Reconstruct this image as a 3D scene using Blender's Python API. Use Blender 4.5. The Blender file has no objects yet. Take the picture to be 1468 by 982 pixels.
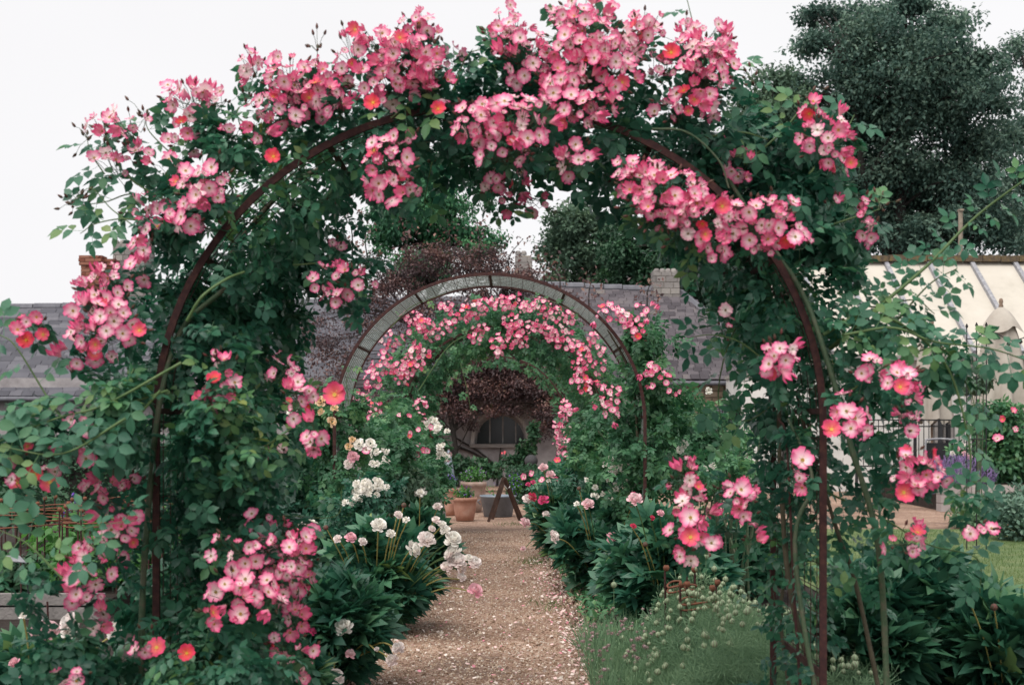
import bpy, math, random
import numpy as np
from mathutils import Vector, Matrix

# ------------------------------------------------------------------ camera, sky, light
C = bpy.context.scene.collection
S = bpy.context.scene
F = 1900.0
CX, HY, EYE = 734.0, 605.0, 1.45
rng = np.random.default_rng(7)
random.seed(7)
R = math.radians

cam_d = bpy.data.cameras.new('camera')
cam = bpy.data.objects.new('camera', cam_d)
C.objects.link(cam)
cam.location = (0, 0, EYE)
cam.rotation_euler = (R(90), 0, 0)
cam_d.sensor_width = 36.0
cam_d.lens = F / 1468.0 * 36.0
cam_d.shift_y = (HY - 491.0) / 1468.0
cam_d.clip_end = 500
cam_d.dof.use_dof = True
cam_d.dof.focus_distance = 10.0
cam_d.dof.aperture_fstop = 4.5
S.camera = cam

SUN_EL, SUN_ROT = R(58), R(215)
w = bpy.data.worlds.new("World")
S.world = w
w.use_nodes = True
nt = w.node_tree
nt.nodes.clear()
wo = nt.nodes.new('ShaderNodeOutputWorld')
bg = nt.nodes.new('ShaderNodeBackground')
sky = nt.nodes.new('ShaderNodeTexSky')
sky.sky_type = 'NISHITA'
sky.sun_disc = False
sky.sun_elevation = SUN_EL
sky.sun_rotation = SUN_ROT
hs = nt.nodes.new('ShaderNodeHueSaturation')
hs.inputs['Saturation'].default_value = 0.12
mix = nt.nodes.new('ShaderNodeMix'); mix.data_type = 'RGBA'
mix.inputs[0].default_value = 0.9            # closed cloud cover over the clear sky
cl = nt.nodes.new('ShaderNodeTexNoise'); cl.inputs['Scale'].default_value = 1.6; cl.inputs['Detail'].default_value = 5
tcw = nt.nodes.new('ShaderNodeTexCoord'); nt.links.new(tcw.outputs['Generated'], cl.inputs['Vector'])
clr = nt.nodes.new('ShaderNodeValToRGB')     # soft variation of the cloud layer
clr.color_ramp.elements[0].position = .3; clr.color_ramp.elements[0].color = (7.15, 7.05, 7.2, 1)
clr.color_ramp.elements[1].position = .7; clr.color_ramp.elements[1].color = (7.75, 7.7, 7.8, 1)
nt.links.new(cl.outputs['Fac'], clr.inputs[0]); nt.links.new(clr.outputs[0], mix.inputs[7])
nt.links.new(sky.outputs[0], hs.inputs['Color'])
nt.links.new(hs.outputs[0], mix.inputs[6])
nt.links.new(mix.outputs[2], bg.inputs[0])
bg.inputs[1].default_value = 0.1
nt.links.new(bg.outputs[0], wo.inputs[0])

sun_d = bpy.data.lights.new('sun', 'SUN')
sun_d.energy = 2.6
sun_d.angle = R(60)      # sun behind bright cloud: light from a wide patch of sky
sun_d.color = (1.0, 0.96, 0.9)
sun = bpy.data.objects.new('sun', sun_d)
C.objects.link(sun)
sun.rotation_euler = (R(90) - SUN_EL, 0, R(-30))
S.view_settings.view_transform = 'Standard'
S.view_settings.look = 'None'
S.view_settings.exposure = 0.40
S.view_settings.gamma = 1.0
S.render.engine = 'CYCLES'
S.cycles.max_bounces = 6
S.cycles.diffuse_bounces = 3
S.cycles.transparent_max_bounces = 8

# ------------------------------------------------------------------ materials
def new_mat(name):
    m = bpy.data.materials.new(name); m.use_nodes = True
    t = m.node_tree; b = t.nodes['Principled BSDF']
    return m, t, b

def ramp(t, fac, stops):
    r = t.nodes.new('ShaderNodeValToRGB')
    e = r.color_ramp.elements
    while len(e) < len(stops): e.new(0.5)
    for el, (p, c) in zip(e, stops):
        el.position = p; el.color = (*c, 1)
    t.links.new(fac, r.inputs[0])
    return r.outputs[0]

def noise(t, scale, detail=4, rough=.6, vec=None):
    n = t.nodes.new('ShaderNodeTexNoise')
    n.inputs['Scale'].default_value = scale
    n.inputs['Detail'].default_value = detail
    n.inputs['Roughness'].default_value = rough
    if vec is not None: t.links.new(vec, n.inputs['Vector'])
    return n.outputs['Fac']

def coords(t, scale=None):
    g = t.nodes.new('ShaderNodeNewGeometry').outputs['Position']
    if scale:
        mp = t.nodes.new('ShaderNodeMapping'); mp.inputs['Scale'].default_value = scale
        t.links.new(g, mp.inputs[0]); return mp.outputs[0]
    return g

def bump(t, b, h, strength, dist=0.02):
    n = t.nodes.new('ShaderNodeBump')
    n.inputs['Strength'].default_value = strength
    n.inputs['Distance'].default_value = dist
    t.links.new(h, n.inputs['Height']); t.links.new(n.outputs[0], b.inputs['Normal'])

def math_n(t, op, a, b_):
    n = t.nodes.new('ShaderNodeMath'); n.operation = op
    for i, v in enumerate((a, b_)):
        if isinstance(v, (int, float)): n.inputs[i].default_value = v
        else: t.links.new(v, n.inputs[i])
    return n.outputs[0]

def leaf_mat(name, stops, rough=.42, trans=.22, spec=.5, young=None):
    """leaf surface: colour by the leaf's own tone and a random per leaflet"""
    m, t, b = new_mat(name)
    a = t.nodes.new('ShaderNodeAttribute'); a.attribute_name = 'tone'
    g = t.nodes.new('ShaderNodeNewGeometry')
    f = math_n(t, 'ADD', math_n(t, 'MULTIPLY', a.outputs['Fac'], .72),
               math_n(t, 'MULTIPLY', g.outputs['Random Per Island'], .28))
    col = ramp(t, f, stops)
    t.links.new(col, b.inputs['Base Color'])
    b.inputs['Roughness'].default_value = rough
    b.inputs['Specular IOR Level'].default_value = spec
    nz = noise(t, 140, 2)
    bump(t, b, nz, .35, .004)
    tr = t.nodes.new('ShaderNodeBsdfTranslucent')
    hs = t.nodes.new('ShaderNodeHueSaturation'); hs.inputs['Value'].default_value = 1.7
    hs.inputs['Saturation'].default_value = 1.1
    t.links.new(col, hs.inputs['Color']); t.links.new(hs.outputs[0], tr.inputs[0])
    mx = t.nodes.new('ShaderNodeMixShader'); mx.inputs[0].default_value = trans
    o = t.nodes['Material Output']
    t.links.new(b.outputs[0], mx.inputs[1]); t.links.new(tr.outputs[0], mx.inputs[2])
    t.links.new(mx.outputs[0], o.inputs[0])
    return m

def petal_mat(name, trans=.25):
    m, t, b = new_mat(name)
    a = t.nodes.new('ShaderNodeAttribute'); a.attribute_name = 'col'
    g = t.nodes.new('ShaderNodeNewGeometry')
    hs = t.nodes.new('ShaderNodeHueSaturation')
    t.links.new(a.outputs['Color'], hs.inputs['Color'])
    t.links.new(math_n(t, 'ADD', math_n(t, 'MULTIPLY', g.outputs['Random Per Island'], .35), .82), hs.inputs['Value'])
    t.links.new(hs.outputs[0], b.inputs['Base Color'])
    b.inputs['Roughness'].default_value = .6
    b.inputs['Specular IOR Level'].default_value = .25
    tr = t.nodes.new('ShaderNodeBsdfTranslucent'); t.links.new(hs.outputs[0], tr.inputs[0])
    mx = t.nodes.new('ShaderNodeMixShader'); mx.inputs[0].default_value = trans
    t.links.new(b.outputs[0], mx.inputs[1]); t.links.new(tr.outputs[0], mx.inputs[2])
    t.links.new(mx.outputs[0], t.nodes['Material Output'].inputs[0])
    return m

def surf(name, stops, scale=6, rough=.8, bstr=.4, bdist=.01, bscale=None, spec=.3, metallic=0, stretch=None, objrand=0):
    m, t, b = new_mat(name)
    v = coords(t, stretch)
    f = noise(t, scale, 6, .65, v)
    if objrand:
        oi = t.nodes.new('ShaderNodeObjectInfo'); g = t.nodes.new('ShaderNodeNewGeometry')
        rr = math_n(t, 'ADD', oi.outputs['Random'], g.outputs['Random Per Island'])
        rr = math_n(t, 'FRACT', rr, 0)
        f = math_n(t, 'ADD', math_n(t, 'MULTIPLY', f, 1 - objrand), math_n(t, 'MULTIPLY', rr, objrand))
    t.links.new(ramp(t, f, stops), b.inputs['Base Color'])
    b.inputs['Roughness'].default_value = rough
    b.inputs['Specular IOR Level'].default_value = spec
    b.inputs['Metallic'].default_value = metallic
    bump(t, b, noise(t, bscale or scale * 4, 5, .7, v), bstr, bdist)
    return m

M = {}
M['rose_leaf'] = leaf_mat('rose_leaf', [(.0, (.010, .045, .032)), (.38, (.026, .105, .066)), (.7, (.055, .175, .098)), (.88, (.12, .25, .095)), (1, (.26, .28, .08))], .34, .24, .38)
M['rose_leaf_light'] = leaf_mat('rose_leaf_light', [(.0, (.022, .075, .042)), (.4, (.055, .155, .078)), (.75, (.11, .25, .11)), (1, (.23, .33, .12))], .42, .28, .35)
M['peony_leaf'] = leaf_mat('peony_leaf', [(.0, (.014, .055, .040)), (.4, (.040, .135, .085)), (.75, (.085, .21, .11)), (1, (.22, .30, .10))], .34, .22, .4)
M['purple_leaf'] = leaf_mat('purple_leaf', [(.0, (.032, .020, .024)), (.4, (.075, .046, .050)), (.7, (.15, .075, .070)), (.9, (.24, .13, .10)), (1, (.10, .12, .06))], .5, .15)
M['tree_leaf'] = leaf_mat('tree_leaf', [(.0, (.024, .056, .048)), (.5, (.070, .130, .102)), (1, (.18, .26, .19))], .5, .22, .25)  # lightened towards teal-grey: haze of distance is put into the leaf colour
M['conifer_leaf'] = leaf_mat('conifer_leaf', [(.0, (.022, .085, .048)), (.5, (.045, .16, .075)), (1, (.10, .25, .10))], .6, .15, .3)
M['mid_leaf'] = leaf_mat('mid_leaf', [(.0, (.045, .09, .062)), (.5, (.08, .14, .09)), (1, (.14, .21, .12))], .6, .15, .3)
M['hedge_leaf'] = leaf_mat('hedge_leaf', [(.0, (.014, .046, .026)), (.5, (.030, .085, .042)), (1, (.06, .14, .055))], .5, .15, .3)
M['veg_leaf'] = leaf_mat('veg_leaf', [(.0, (.03, .10, .03)), (.5, (.07, .20, .05)), (1, (.14, .30, .08))], .5, .28, .3)
M['silver_leaf'] = leaf_mat('silver_leaf', [(.0, (.05, .10, .08)), (.5, (.11, .19, .14)), (1, (.19, .27, .2))], .7, .15, .2)
M['feather_leaf'] = leaf_mat('feather_leaf', [(.0, (.08, .15, .09)), (.5, (.17, .28, .16)), (1, (.27, .38, .22))], .7, .2, .2)
M['grass'] = leaf_mat('grass_blades', [(.0, (.05, .10, .03)), (.5, (.12, .18, .065)), (1, (.24, .27, .13))], .6, .2, .2)
M['petal'] = petal_mat('petal')
M['cane'] = surf('green_cane', [(.3, (.035, .065, .035)), (.5, (.06, .095, .05)), (.62, (.10, .10, .065)), (.8, (.05, .04, .035))], 22, .6, .3)
M['old_cane'] = surf('old_cane', [(.3, (.05, .045, .03)), (.6, (.10, .085, .055)), (.8, (.07, .09, .05))], 25, .8, .5)
M['shoot'] = surf('green_shoot', [(.3, (.06, .12, .04)), (.7, (.12, .18, .07))], 25, .5, .1)
M['yellow_stem'] = surf('yellow_stem', [(.3, (.28, .26, .08)), (.7, (.40, .33, .12))], 25, .6, .1)
M['bark'] = surf('bark', [(.3, (.018, .016, .015)), (.7, (.045, .04, .036))], 14, .9, .8, .02)
M['rust'] = surf('rusty_steel', [(.25, (.022, .010, .012)), (.5, (.052, .020, .019)), (.75, (.10, .042, .03))], 45, .75, .35, .003, 160)
M['rust_light'] = surf('orange_rust', [(.25, (.10, .04, .025)), (.6, (.22, .085, .05)), (.8, (.30, .13, .07))], 60, .8, .3, .003, 160)
M['wire'] = surf('galvanised_wire', [(.3, (.22, .27, .25)), (.7, (.36, .42, .39))], 30, .5, .1, .001)
M['bud'] = surf('bud', [(.3, (.04, .06, .03)), (.55, (.12, .05, .04)), (.75, (.22, .05, .06))], 60, .6, .1, .002)

# ------------------------------------------------------------------ helpers
def at(px, py, Y):
    return np.array([(px - CX) / F * Y, Y, EYE + (HY - py) / F * Y])

def setp(o, label=None, cat=None, group=None, kind=None):
    if label: o['label'] = label
    if cat: o['category'] = cat
    if group: o['group'] = group
    if kind: o['kind'] = kind
    return o

def thing(name, label, cat, loc=(0, 0, 0), group=None):
    o = bpy.data.objects.new(name, None)
    C.objects.link(o)
    o.location = Vector([float(v) for v in loc])
    o.empty_display_size = .1
    return setp(o, label, cat, group)

def attach(o, parent):
    if parent is not None:
        o.parent = parent
        if parent.type == 'EMPTY' and parent.parent is None:
            o.matrix_parent_inverse = Matrix.Translation(-parent.location)

def link(name, mesh, parent=None, mat4=None, kind=None):
    o = bpy.data.objects.new(name, mesh)
    C.objects.link(o)
    attach(o, parent)
    if mat4 is not None: o.matrix_basis = mat4
    if kind: o['kind'] = kind
    return o

class Acc:
    """collects geometry for one mesh (arrays)"""
    def __init__(s):
        s.v = []; s.f = []; s.t = []; s.c = []; s.n = 0; s.smooth = False
    def raw(s, V, T, tone=None, col=None):
        V = np.asarray(V, float).reshape(-1, 3)
        T = np.asarray(T, int)
        if T.shape[1] == 4:
            T = np.concatenate([T[:, [0, 1, 2]], T[:, [0, 2, 3]]])
        s.v.append(V); s.f.append(T + s.n); s.n += len(V)
        s.t.append(np.full(len(V), .5) if tone is None else np.broadcast_to(tone, (len(V),)))
        s.c.append(np.full((len(V), 3), .5) if col is None else np.broadcast_to(col, (len(V), 3)))
    def batch(s, V, T, pos, Rm, sc, tone=None, col=None):
        n = len(pos); k = len(V)
        if n == 0: return
        sc = np.broadcast_to(np.asarray(sc, float), (n,))
        W = np.einsum('nij,kj->nki', Rm, V) * sc[:, None, None] + pos[:, None, :]
        TT = (T[None] + (np.arange(n) * k)[:, None, None]).reshape(-1, 3)
        tn = None if tone is None else np.repeat(tone, k)
        cl = None if col is None else np.tile(col, (n, 1))
        s.raw(W.reshape(-1, 3), TT, tn, cl)
    def box(s, lo, hi, tone=None):
        x0, y0, z0 = lo; x1, y1, z1 = hi
        V = [(x0,y0,z0),(x1,y0,z0),(x1,y1,z0),(x0,y1,z0),(x0,y0,z1),(x1,y0,z1),(x1,y1,z1),(x0,y1,z1)]
        s.raw(V, BOXF, tone)
    def obox(s, c, ax, ay, az):
        c, ax, ay, az = map(np.asarray, (c, ax, ay, az))
        V = [c + i*ax + j*ay + k*az for k in (-1, 1) for (i, j) in ((-1,-1),(1,-1),(1,1),(-1,1))]
        s.raw(V, BOXF)
    def tube(s, P, r, sides=6):
        P = np.asarray(P, float); n = len(P)
        r = np.broadcast_to(np.asarray(r, float), (n,))
        Tn = np.gradient(P, axis=0); Tn /= np.linalg.norm(Tn, axis=1)[:, None] + 1e-9
        ref = np.array([0, 0, 1.]) if abs(Tn[0][2]) < .9 else np.array([1., 0, 0])
        V = []
        for i in range(n):
            u = np.cross(Tn[i], ref); 
            if np.linalg.norm(u) < 1e-3: u = np.cross(Tn[i], [0, 1., 0])
            u /= np.linalg.norm(u); v = np.cross(Tn[i], u); ref = np.cross(u, Tn[i])
            a = np.arange(sides) * 2 * math.pi / sides
            V.append(P[i] + r[i] * (np.cos(a)[:, None] * u + np.sin(a)[:, None] * v))
        V = np.concatenate(V)
        Fc = []
        for i in range(n - 1):
            for j in range(sides):
                j2 = (j + 1) % sides
                Fc.append((i*sides+j, i*sides+j2, (i+1)*sides+j2, (i+1)*sides+j))
        s.raw(V, Fc)
        if sides > 2:
            for base in (0, (n-1)*sides):
                Tt = [(base, base + j, base + j + 1) for j in range(1, sides - 1)]
                V2 = V[base:base+sides]
                s.raw(V2, [(0, j, j+1) for j in range(1, sides - 1)])
    def strip(s, P, wx, wy):
        """rectangular bar swept along P in an XZ plane: wx radial, wy along Y"""
        P = np.asarray(P, float); n = len(P)
        Tn = np.gradient(P, axis=0); Tn /= np.linalg.norm(Tn, axis=1)[:, None]
        Yv = np.array([0, 1., 0]); V = []
        for i in range(n):
            nn = np.cross(Tn[i], Yv); nn /= np.linalg.norm(nn)
            for a, b in ((-1,-1),(1,-1),(1,1),(-1,1)):
                V.append(P[i] + nn*a*wx/2 + Yv*b*wy/2)
        Fc = [(i*4+j, i*4+(j+1)%4, (i+1)*4+(j+1)%4, (i+1)*4+j) for i in range(n-1) for j in range(4)]
        Fc += [(0,1,2,3), ((n-1)*4+3,(n-1)*4+2,(n-1)*4+1,(n-1)*4)]
        s.raw(V, Fc)
    def lathe(s, prof, c, sides=24):
        V = []; c = np.asarray(c, float)
        for r, z in prof:
            for j in range(sides):
                a = 2*math.pi*j/sides
                V.append((c[0]+r*math.cos(a), c[1]+r*math.sin(a), c[2]+z))
        Fc = [(i*sides+j, i*sides+(j+1)%sides, (i+1)*sides+(j+1)%sides, (i+1)*sides+j) for i in range(len(prof)-1) for j in range(sides)]
        s.raw(V, Fc)
    def mesh(s, name, mat, smooth=False, colour=False):
        V = np.concatenate(s.v); T = np.concatenate(s.f)
        me = bpy.data.meshes.new(name)
        me.vertices.add(len(V)); me.vertices.foreach_set('co', V.astype(np.float32).ravel())
        me.loops.add(len(T)*3); me.loops.foreach_set('vertex_index', T.astype(np.int32).ravel())
        me.polygons.add(len(T))
        me.polygons.foreach_set('loop_start', np.arange(0, len(T)*3, 3, dtype=np.int32))
        me.polygons.foreach_set('use_smooth', np.full(len(T), smooth))
        a = me.attributes.new('tone', 'FLOAT', 'POINT'); a.data.foreach_set('value', np.concatenate(s.t).astype(np.float32))
        if colour:
            c = np.concatenate([np.concatenate(s.c), np.ones((len(V), 1))], 1)
            a = me.attributes.new('col', 'FLOAT_COLOR', 'POINT'); a.data.foreach_set('color', c.astype(np.float32).ravel())
        me.update(calc_edges=True); me.validate()
        me.materials.append(mat)
        return me
    def build(s, name, mat, parent=None, smooth=False, kind=None, colour=False):
        if not s.v: return None
        return link(name, s.mesh(name, mat, smooth, colour), parent, None, kind)

BOXF = np.array([(0,3,2,1),(4,5,6,7),(0,1,5,4),(1,2,6,5),(2,3,7,6),(3,0,4,7)])

def nrm(a): return a / (np.linalg.norm(a, axis=-1, keepdims=True) + 1e-9)

def frames(d, n):
    """rotation matrices: local y -> d, local z ~ n"""
    d = nrm(d); x = nrm(np.cross(d, n)); z = np.cross(x, d)
    return np.stack([x, d, z], axis=2)

def smoothpath(P, k=8):
    P = [np.asarray(p, float) for p in P]
    P = [2*P[0]-P[1]] + P + [2*P[-1]-P[-2]]
    out = []
    for i in range(1, len(P)-2):
        for j in range(k):
            t = j/k
            out.append(.5*((2*P[i]) + (-P[i-1]+P[i+1])*t + (2*P[i-1]-5*P[i]+4*P[i+1]-P[i+2])*t*t + (-P[i-1]+3*P[i]-3*P[i+1]+P[i+2])*t**3))
    out.append(P[-2])
    return np.array(out)

def lump(p, f=2.3):
    """slow variation of tone through space"""
    return .5 + .25*np.sin(p[:, 0]*f*2.1 + 1.3*p[:, 1]) + .25*np.sin(p[:, 2]*f*2.7 + p[:, 0]*1.7 + .6)

# --- leaf templates (unit length along +y)
def leaflet(wd=.34, fold=.10, curl=.14, hi=True):
    if hi:
        V = [(0,0,0),(-wd*.8,.28,fold),(wd*.8,.28,fold),(-wd*.85,.62,fold*.9-curl*.3),(wd*.85,.62,fold*.9-curl*.3),(0,.32,0),(0,.68,-curl*.3),(0,1,-curl)]
        T = [(0,5,1),(0,2,5),(1,5,6),(1,6,3),(5,2,4),(5,4,6),(3,6,7),(6,4,7)]
    else:
        V = [(0,0,0),(-wd,.45,fold),(wd,.45,fold),(0,1,-curl)]
        T = [(0,3,1),(0,2,3)]
    return np.array(V, float), np.array(T)

def compound(n_pairs=2, hi=True, wd=.34, seed=0, lf=.44):
    r = np.random.default_rng(seed); V = []; T = []; k = 0
    def put(o, ang, ln, tilt):
        nonlocal k
        v, t = leaflet(wd*r.uniform(.9, 1.1), r.uniform(.03, .14), r.uniform(0, .25), hi)
        v = v*ln
        ct, st = math.cos(tilt), math.sin(tilt)
        v = np.stack([v[:,0], v[:,1]*ct - v[:,2]*st, v[:,1]*st + v[:,2]*ct], 1)
        ca, sa = math.cos(ang), math.sin(ang)
        v = np.stack([v[:,0]*ca - v[:,1]*sa, v[:,0]*sa + v[:,1]*ca, v[:,2]], 1) + np.array(o)
        V.append(v); T.append(t + k); k += len(v)
    def zc(y): return -.18*y*y
    put((0, .58, zc(.58)), r.uniform(-.15, .15), lf, -.35)
    for i in range(n_pairs):
        y = .52 - i*.25
        for sgn in (-1, 1):
            put((0, y, zc(y)), sgn*r.uniform(1.0, 1.35), lf*(.92 - i*.12), r.uniform(-.35, .1))
    rv = np.array([(-.008,0,0),(.008,0,0),(.008,.6,zc(.6)),(-.008,.6,zc(.6))]); V.append(rv)
    T.append(np.array([(0,1,2),(0,2,3)]) + k)
    return np.concatenate(V), np.concatenate(T)

CH = [compound(2, True, .34, i) for i in range(5)] + [compound(3, True, .30, 9, .38)]
CL = [compound(2, False, .36, 20+i) for i in range(4)]
ONE_LO = [leaflet(.3, .06, .1, False)]
ONE_HI = [leaflet(.3, .08, .15, True), leaflet(.34, .03, .25, True)]
LANCE = [leaflet(.15, .05, .2, True), leaflet(.17, .03, .3, True), leaflet(.13, .06, .1, True)]
def ternate(seed, hi=True, wd=.19):
    r = np.random.default_rng(seed); V = []; T = []; k = 0
    for a in (-1.15, -.6, 0, .55, 1.1):
        v, t = leaflet(wd*r.uniform(.85, 1.2), .04, r.uniform(.1, .45), hi)
        v = v*r.uniform(.55, .72)
        a += r.uniform(-.15, .15); ca, sa = math.cos(a), math.sin(a)
        v = np.stack([v[:,0]*ca - v[:,1]*sa, v[:,0]*sa + v[:,1]*ca + .3, v[:,2] + r.uniform(-.05, .05)], 1)
        V.append(v); T.append(t+k); k += len(v)
    V.append(np.array([(-.012,0,0),(.012,0,0),(.012,.35,0),(-.012,.35,0)])); T.append(np.array([(0,1,2),(0,2,3)])+k)
    return np.concatenate(V), np.concatenate(T)
TERN = [ternate(i) for i in range(4)]

def leaves(acc, P, out, tmpl, size, tone=None, up=.6, droop=.5, outw=.45, rnd=.7, r=None):
    r = r or rng; n = len(P)
    if n == 0: return
    rv = nrm(r.normal(size=(n, 3)))
    nn = nrm(out*outw + np.array([0, 0, up]) + rv*rnd*.7)
    d = nrm(nrm(r.normal(size=(n, 3))) + out*.6 + np.array([0, 0, -droop]))
    Rm = frames(d, nn)
    sz = r.uniform(size[0], size[1], n)
    if tone is None: tone = np.clip(lump(P)*.6 + r.uniform(-.1, .45, n), 0, 1)
    which = r.integers(0, len(tmpl), n)
    for i, (V, T) in enumerate(tmpl):
        q = which == i
        acc.batch(V, T, P[q], Rm[q], sz[q], tone[q])
    return Rm, sz, tone, which

def ellipsoid(c, rad, n, shell=.5, r=None):
    r = r or rng
    d = nrm(r.normal(size=(n, 3)))
    q = r.uniform(0, 1, n)**shell
    return np.asarray(c) + d*q[:, None]*np.asarray(rad), d

# --- blooms
def bloom_template(tip, mid, base, centre, petals=6, cup=.25, seed=0, size=1.0):
    r = np.random.default_rng(seed); V = []; T = []; Cc = []; k = 0
    tip, mid, base, centre = map(np.array, (tip, mid, base, centre))
    for ring in range(1):
        for i in range(petals):
            a = 2*math.pi*i/petals + r.uniform(-.15, .15); c_ = cup + r.uniform(-.12, .16)
            wd = 3.6/petals*r.uniform(.92, 1.1)
            rr = .5*r.uniform(.84, 1.1); c_ += r.choice([0, 0, 0, .35])
            def pt(x, y, z): return (x, y, z)
            ha = math.pi/petals*r.uniform(.95, 1.12); mx_ = .27*math.tan(ha); tx = rr*math.sin(ha*.92); ty = rr*math.cos(ha*.92)
            L = [pt(-.05, .04, 0), pt(.05, .04, 0), pt(-mx_, .25, .27*c_), pt(0, .28, .18*c_), pt(mx_, .25, .29*c_),
                 pt(-tx, ty*.94, .5*c_ + r.uniform(-.04, .04)), pt(-tx*.5, rr*.99, .38*c_), pt(0, rr*.90, .27*c_), pt(tx*.5, rr*1.0, .4*c_), pt(tx, ty*.94, .52*c_ + r.uniform(-.04, .04))]
            tt = [(0,3,2),(0,1,3),(1,4,3),(2,3,6),(2,6,5),(3,7,6),(3,8,7),(3,4,8),(4,9,8)]
            cc = [base, base, mid*.75+base*.25, mid*.55+base*.45, mid*.75+base*.25, tip, tip, tip*.75+mid*.25, tip, tip]
            ca, sa = math.cos(a), math.sin(a)
            dz = (i % 2)*.012
            for (x, y, z) in L: V.append((x*ca - y*sa, x*sa + y*ca, z + dz))
            T += [tuple(q + k for q in f) for f in tt]; Cc += cc; k += len(L)
    # boss of stamens
    m = 9
    V.append((0, 0, .05)); Cc.append(centre*.55)
    for i in range(m):
        a = 2*math.pi*i/m; V.append((.085*math.cos(a), .085*math.sin(a), .07)); Cc.append(centre*.8)
    for i in range(m): T.append((k, k+1+i, k+1+(i+1) % m))
    k += m+1
    for i in range(10):
        a = 2*math.pi*(i+.3)/10; q = r.uniform(.12, .17)
        V += [(q*math.cos(a-.1), q*math.sin(a-.1), .10), (q*math.cos(a+.1), q*math.sin(a+.1), .10), (q*1.2*math.cos(a), q*1.2*math.sin(a), .09)]
        dk = centre*np.array([.45, .33, .3]) if i % 2 else np.minimum(centre*1.6, .8)
        Cc += [dk]*3; T.append((k, k+1, k+2)); k += 3
    return np.array(V)*size, np.array(T), np.array(Cc)

YL = (.75, .45, .08)
BL = []
for i in range(3):
    BL.append(bloom_template((.79,.085,.27), (.83,.22,.42), (.91,.79,.74), (.42,.26,.06), 5 + i % 2, .32, i))        # mid pink, white eye
for i in range(2):
    BL.append(bloom_template((.77,.11,.30), (.83,.32,.47), (.90,.80,.75), (.30,.22,.07), 6, .2, 10+i))   # paler, faded
BL.append(bloom_template((.78,.065,.21), (.79,.085,.19), (.82,.20,.14), (.85,.6,.12), 5, .4, 20))       # young, red-pink
BL.append(bloom_template((.72,.035,.13), (.74,.045,.10), (.78,.12,.07), (.82,.5,.06), 5, .5, 21))        # young, scarlet
BL.append(bloom_template((.84,.38,.50), (.88,.62,.64), (.90,.82,.76), (.28,.2,.08), 7, .12, 30))        # nearly white
BL.append(bloom_template((.77,.07,.24), (.80,.17,.35), (.88,.5,.54), YL, 7, .9, 40))                    # half closed
BLW = np.array([3.2, 3.2, 3.2, 2.4, 2.4, .8, .22, 1.2, 2.4]); BLW /= BLW.sum()
def ball_bloom(outer, inner, seed, n=34, cup=1.0):
    """double peony: shells of curved petals"""
    r = np.random.default_rng(seed); V = []; T = []; Cc = []; k = 0
    outer, inner = np.array(outer), np.array(inner)
    for i in range(n):
        q = i/(n-1)
        el = R(-15 + 95*q*cup) + r.uniform(-.15, .15); az = i*2.4 + r.uniform(-.3, .3)
        rad = .5*(1 - .25*q)*r.uniform(.85, 1.1); wd = .20*r.uniform(.8, 1.2)
        dirv = np.array([math.cos(el)*math.cos(az), math.cos(el)*math.sin(az), math.sin(el)])
        side = np.array([-math.sin(az), math.cos(az), 0]); upv = np.cross(dirv, side)
        b0 = dirv*.1; m_ = dirv*rad*.65 - upv*.06; tp = dirv*rad
        pts = [b0, m_ - side*wd*.8, m_, m_ + side*wd*.8, tp - side*wd*.7 + upv*.05, tp + dirv*.03, tp + side*wd*.7 + upv*.04]
        V += [p*np.array([1, 1, .85]) for p in pts]
        cc = outer*(1-q) + inner*q
        Cc += [cc*.93, cc, cc*.97, cc, np.minimum(cc*1.05, .93), np.minimum(cc*1.05, .93), cc]
        T += [(k,k+2,k+1),(k,k+3,k+2),(k+1,k+2,k+5),(k+1,k+5,k+4),(k+2,k+3,k+6),(k+2,k+6,k+5)]; k += 7
    return np.array(V), np.array(T), np.array(Cc)

WH = [ball_bloom((.91,.86,.82), (.92,.87,.77), 50+i, 16, .8) for i in range(3)]
PEACH = [ball_bloom((.80,.58,.42), (.80,.55,.28), 60+i, 16, .8) for i in range(2)]

PW = [ball_bloom((.93,.80,.78), (.94,.88,.85), 1), ball_bloom((.93,.78,.77), (.93,.85,.80), 2), ball_bloom((.93,.87,.82), (.94,.90,.84), 3)]
PP = [ball_bloom((.90,.55,.60), (.92,.74,.75), 4), ball_bloom((.88,.44,.54), (.90,.62,.65), 5)]
PH = [ball_bloom((.72,.07,.24), (.80,.16,.34), 6, 20), ball_bloom((.60,.04,.10), (.72,.10,.2), 7, 22)]

BL.append(bloom_template((.77,.075,.25), (.80,.15,.33), (.86,.45,.5), (.5,.35,.1), 6, 1.9, 71, .8))      # half open cup
HALF = len(BL) - 1; BLW = np.append(BLW, 0)
def mesh_of(tpl, mat, name, colour=True, tone=.5):
    a = Acc()
    if len(tpl) == 3: a.raw(tpl[0], tpl[1], tone, tpl[2])
    else: a.raw(tpl[0], tpl[1], tone)
    return a.mesh(name, mat, True, colour)

BLM = [mesh_of(b, M['petal'], 'rose_bloom') for b in BL]
WHM = [mesh_of(b, M['petal'], 'white_rose_bloom') for b in WH]
PCM = [mesh_of(b, M['petal'], 'peach_rose_bloom') for b in PEACH]
PWM = [mesh_of(b, M['petal'], 'peony_bloom') for b in PW]
PPM = [mesh_of(b, M['petal'], 'peony_bloom') for b in PP]
PHM = [mesh_of(b, M['petal'], 'peony_bloom') for b in PH]
def leaf_meshes(tmpl, mat, name):
    return [[mesh_of(t, mat, name, False, tn) for tn in (.1, .3, .5, .7, .9)] for t in tmpl]
LM = leaf_meshes(CH, M['rose_leaf'], 'rose_leaf')

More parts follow.
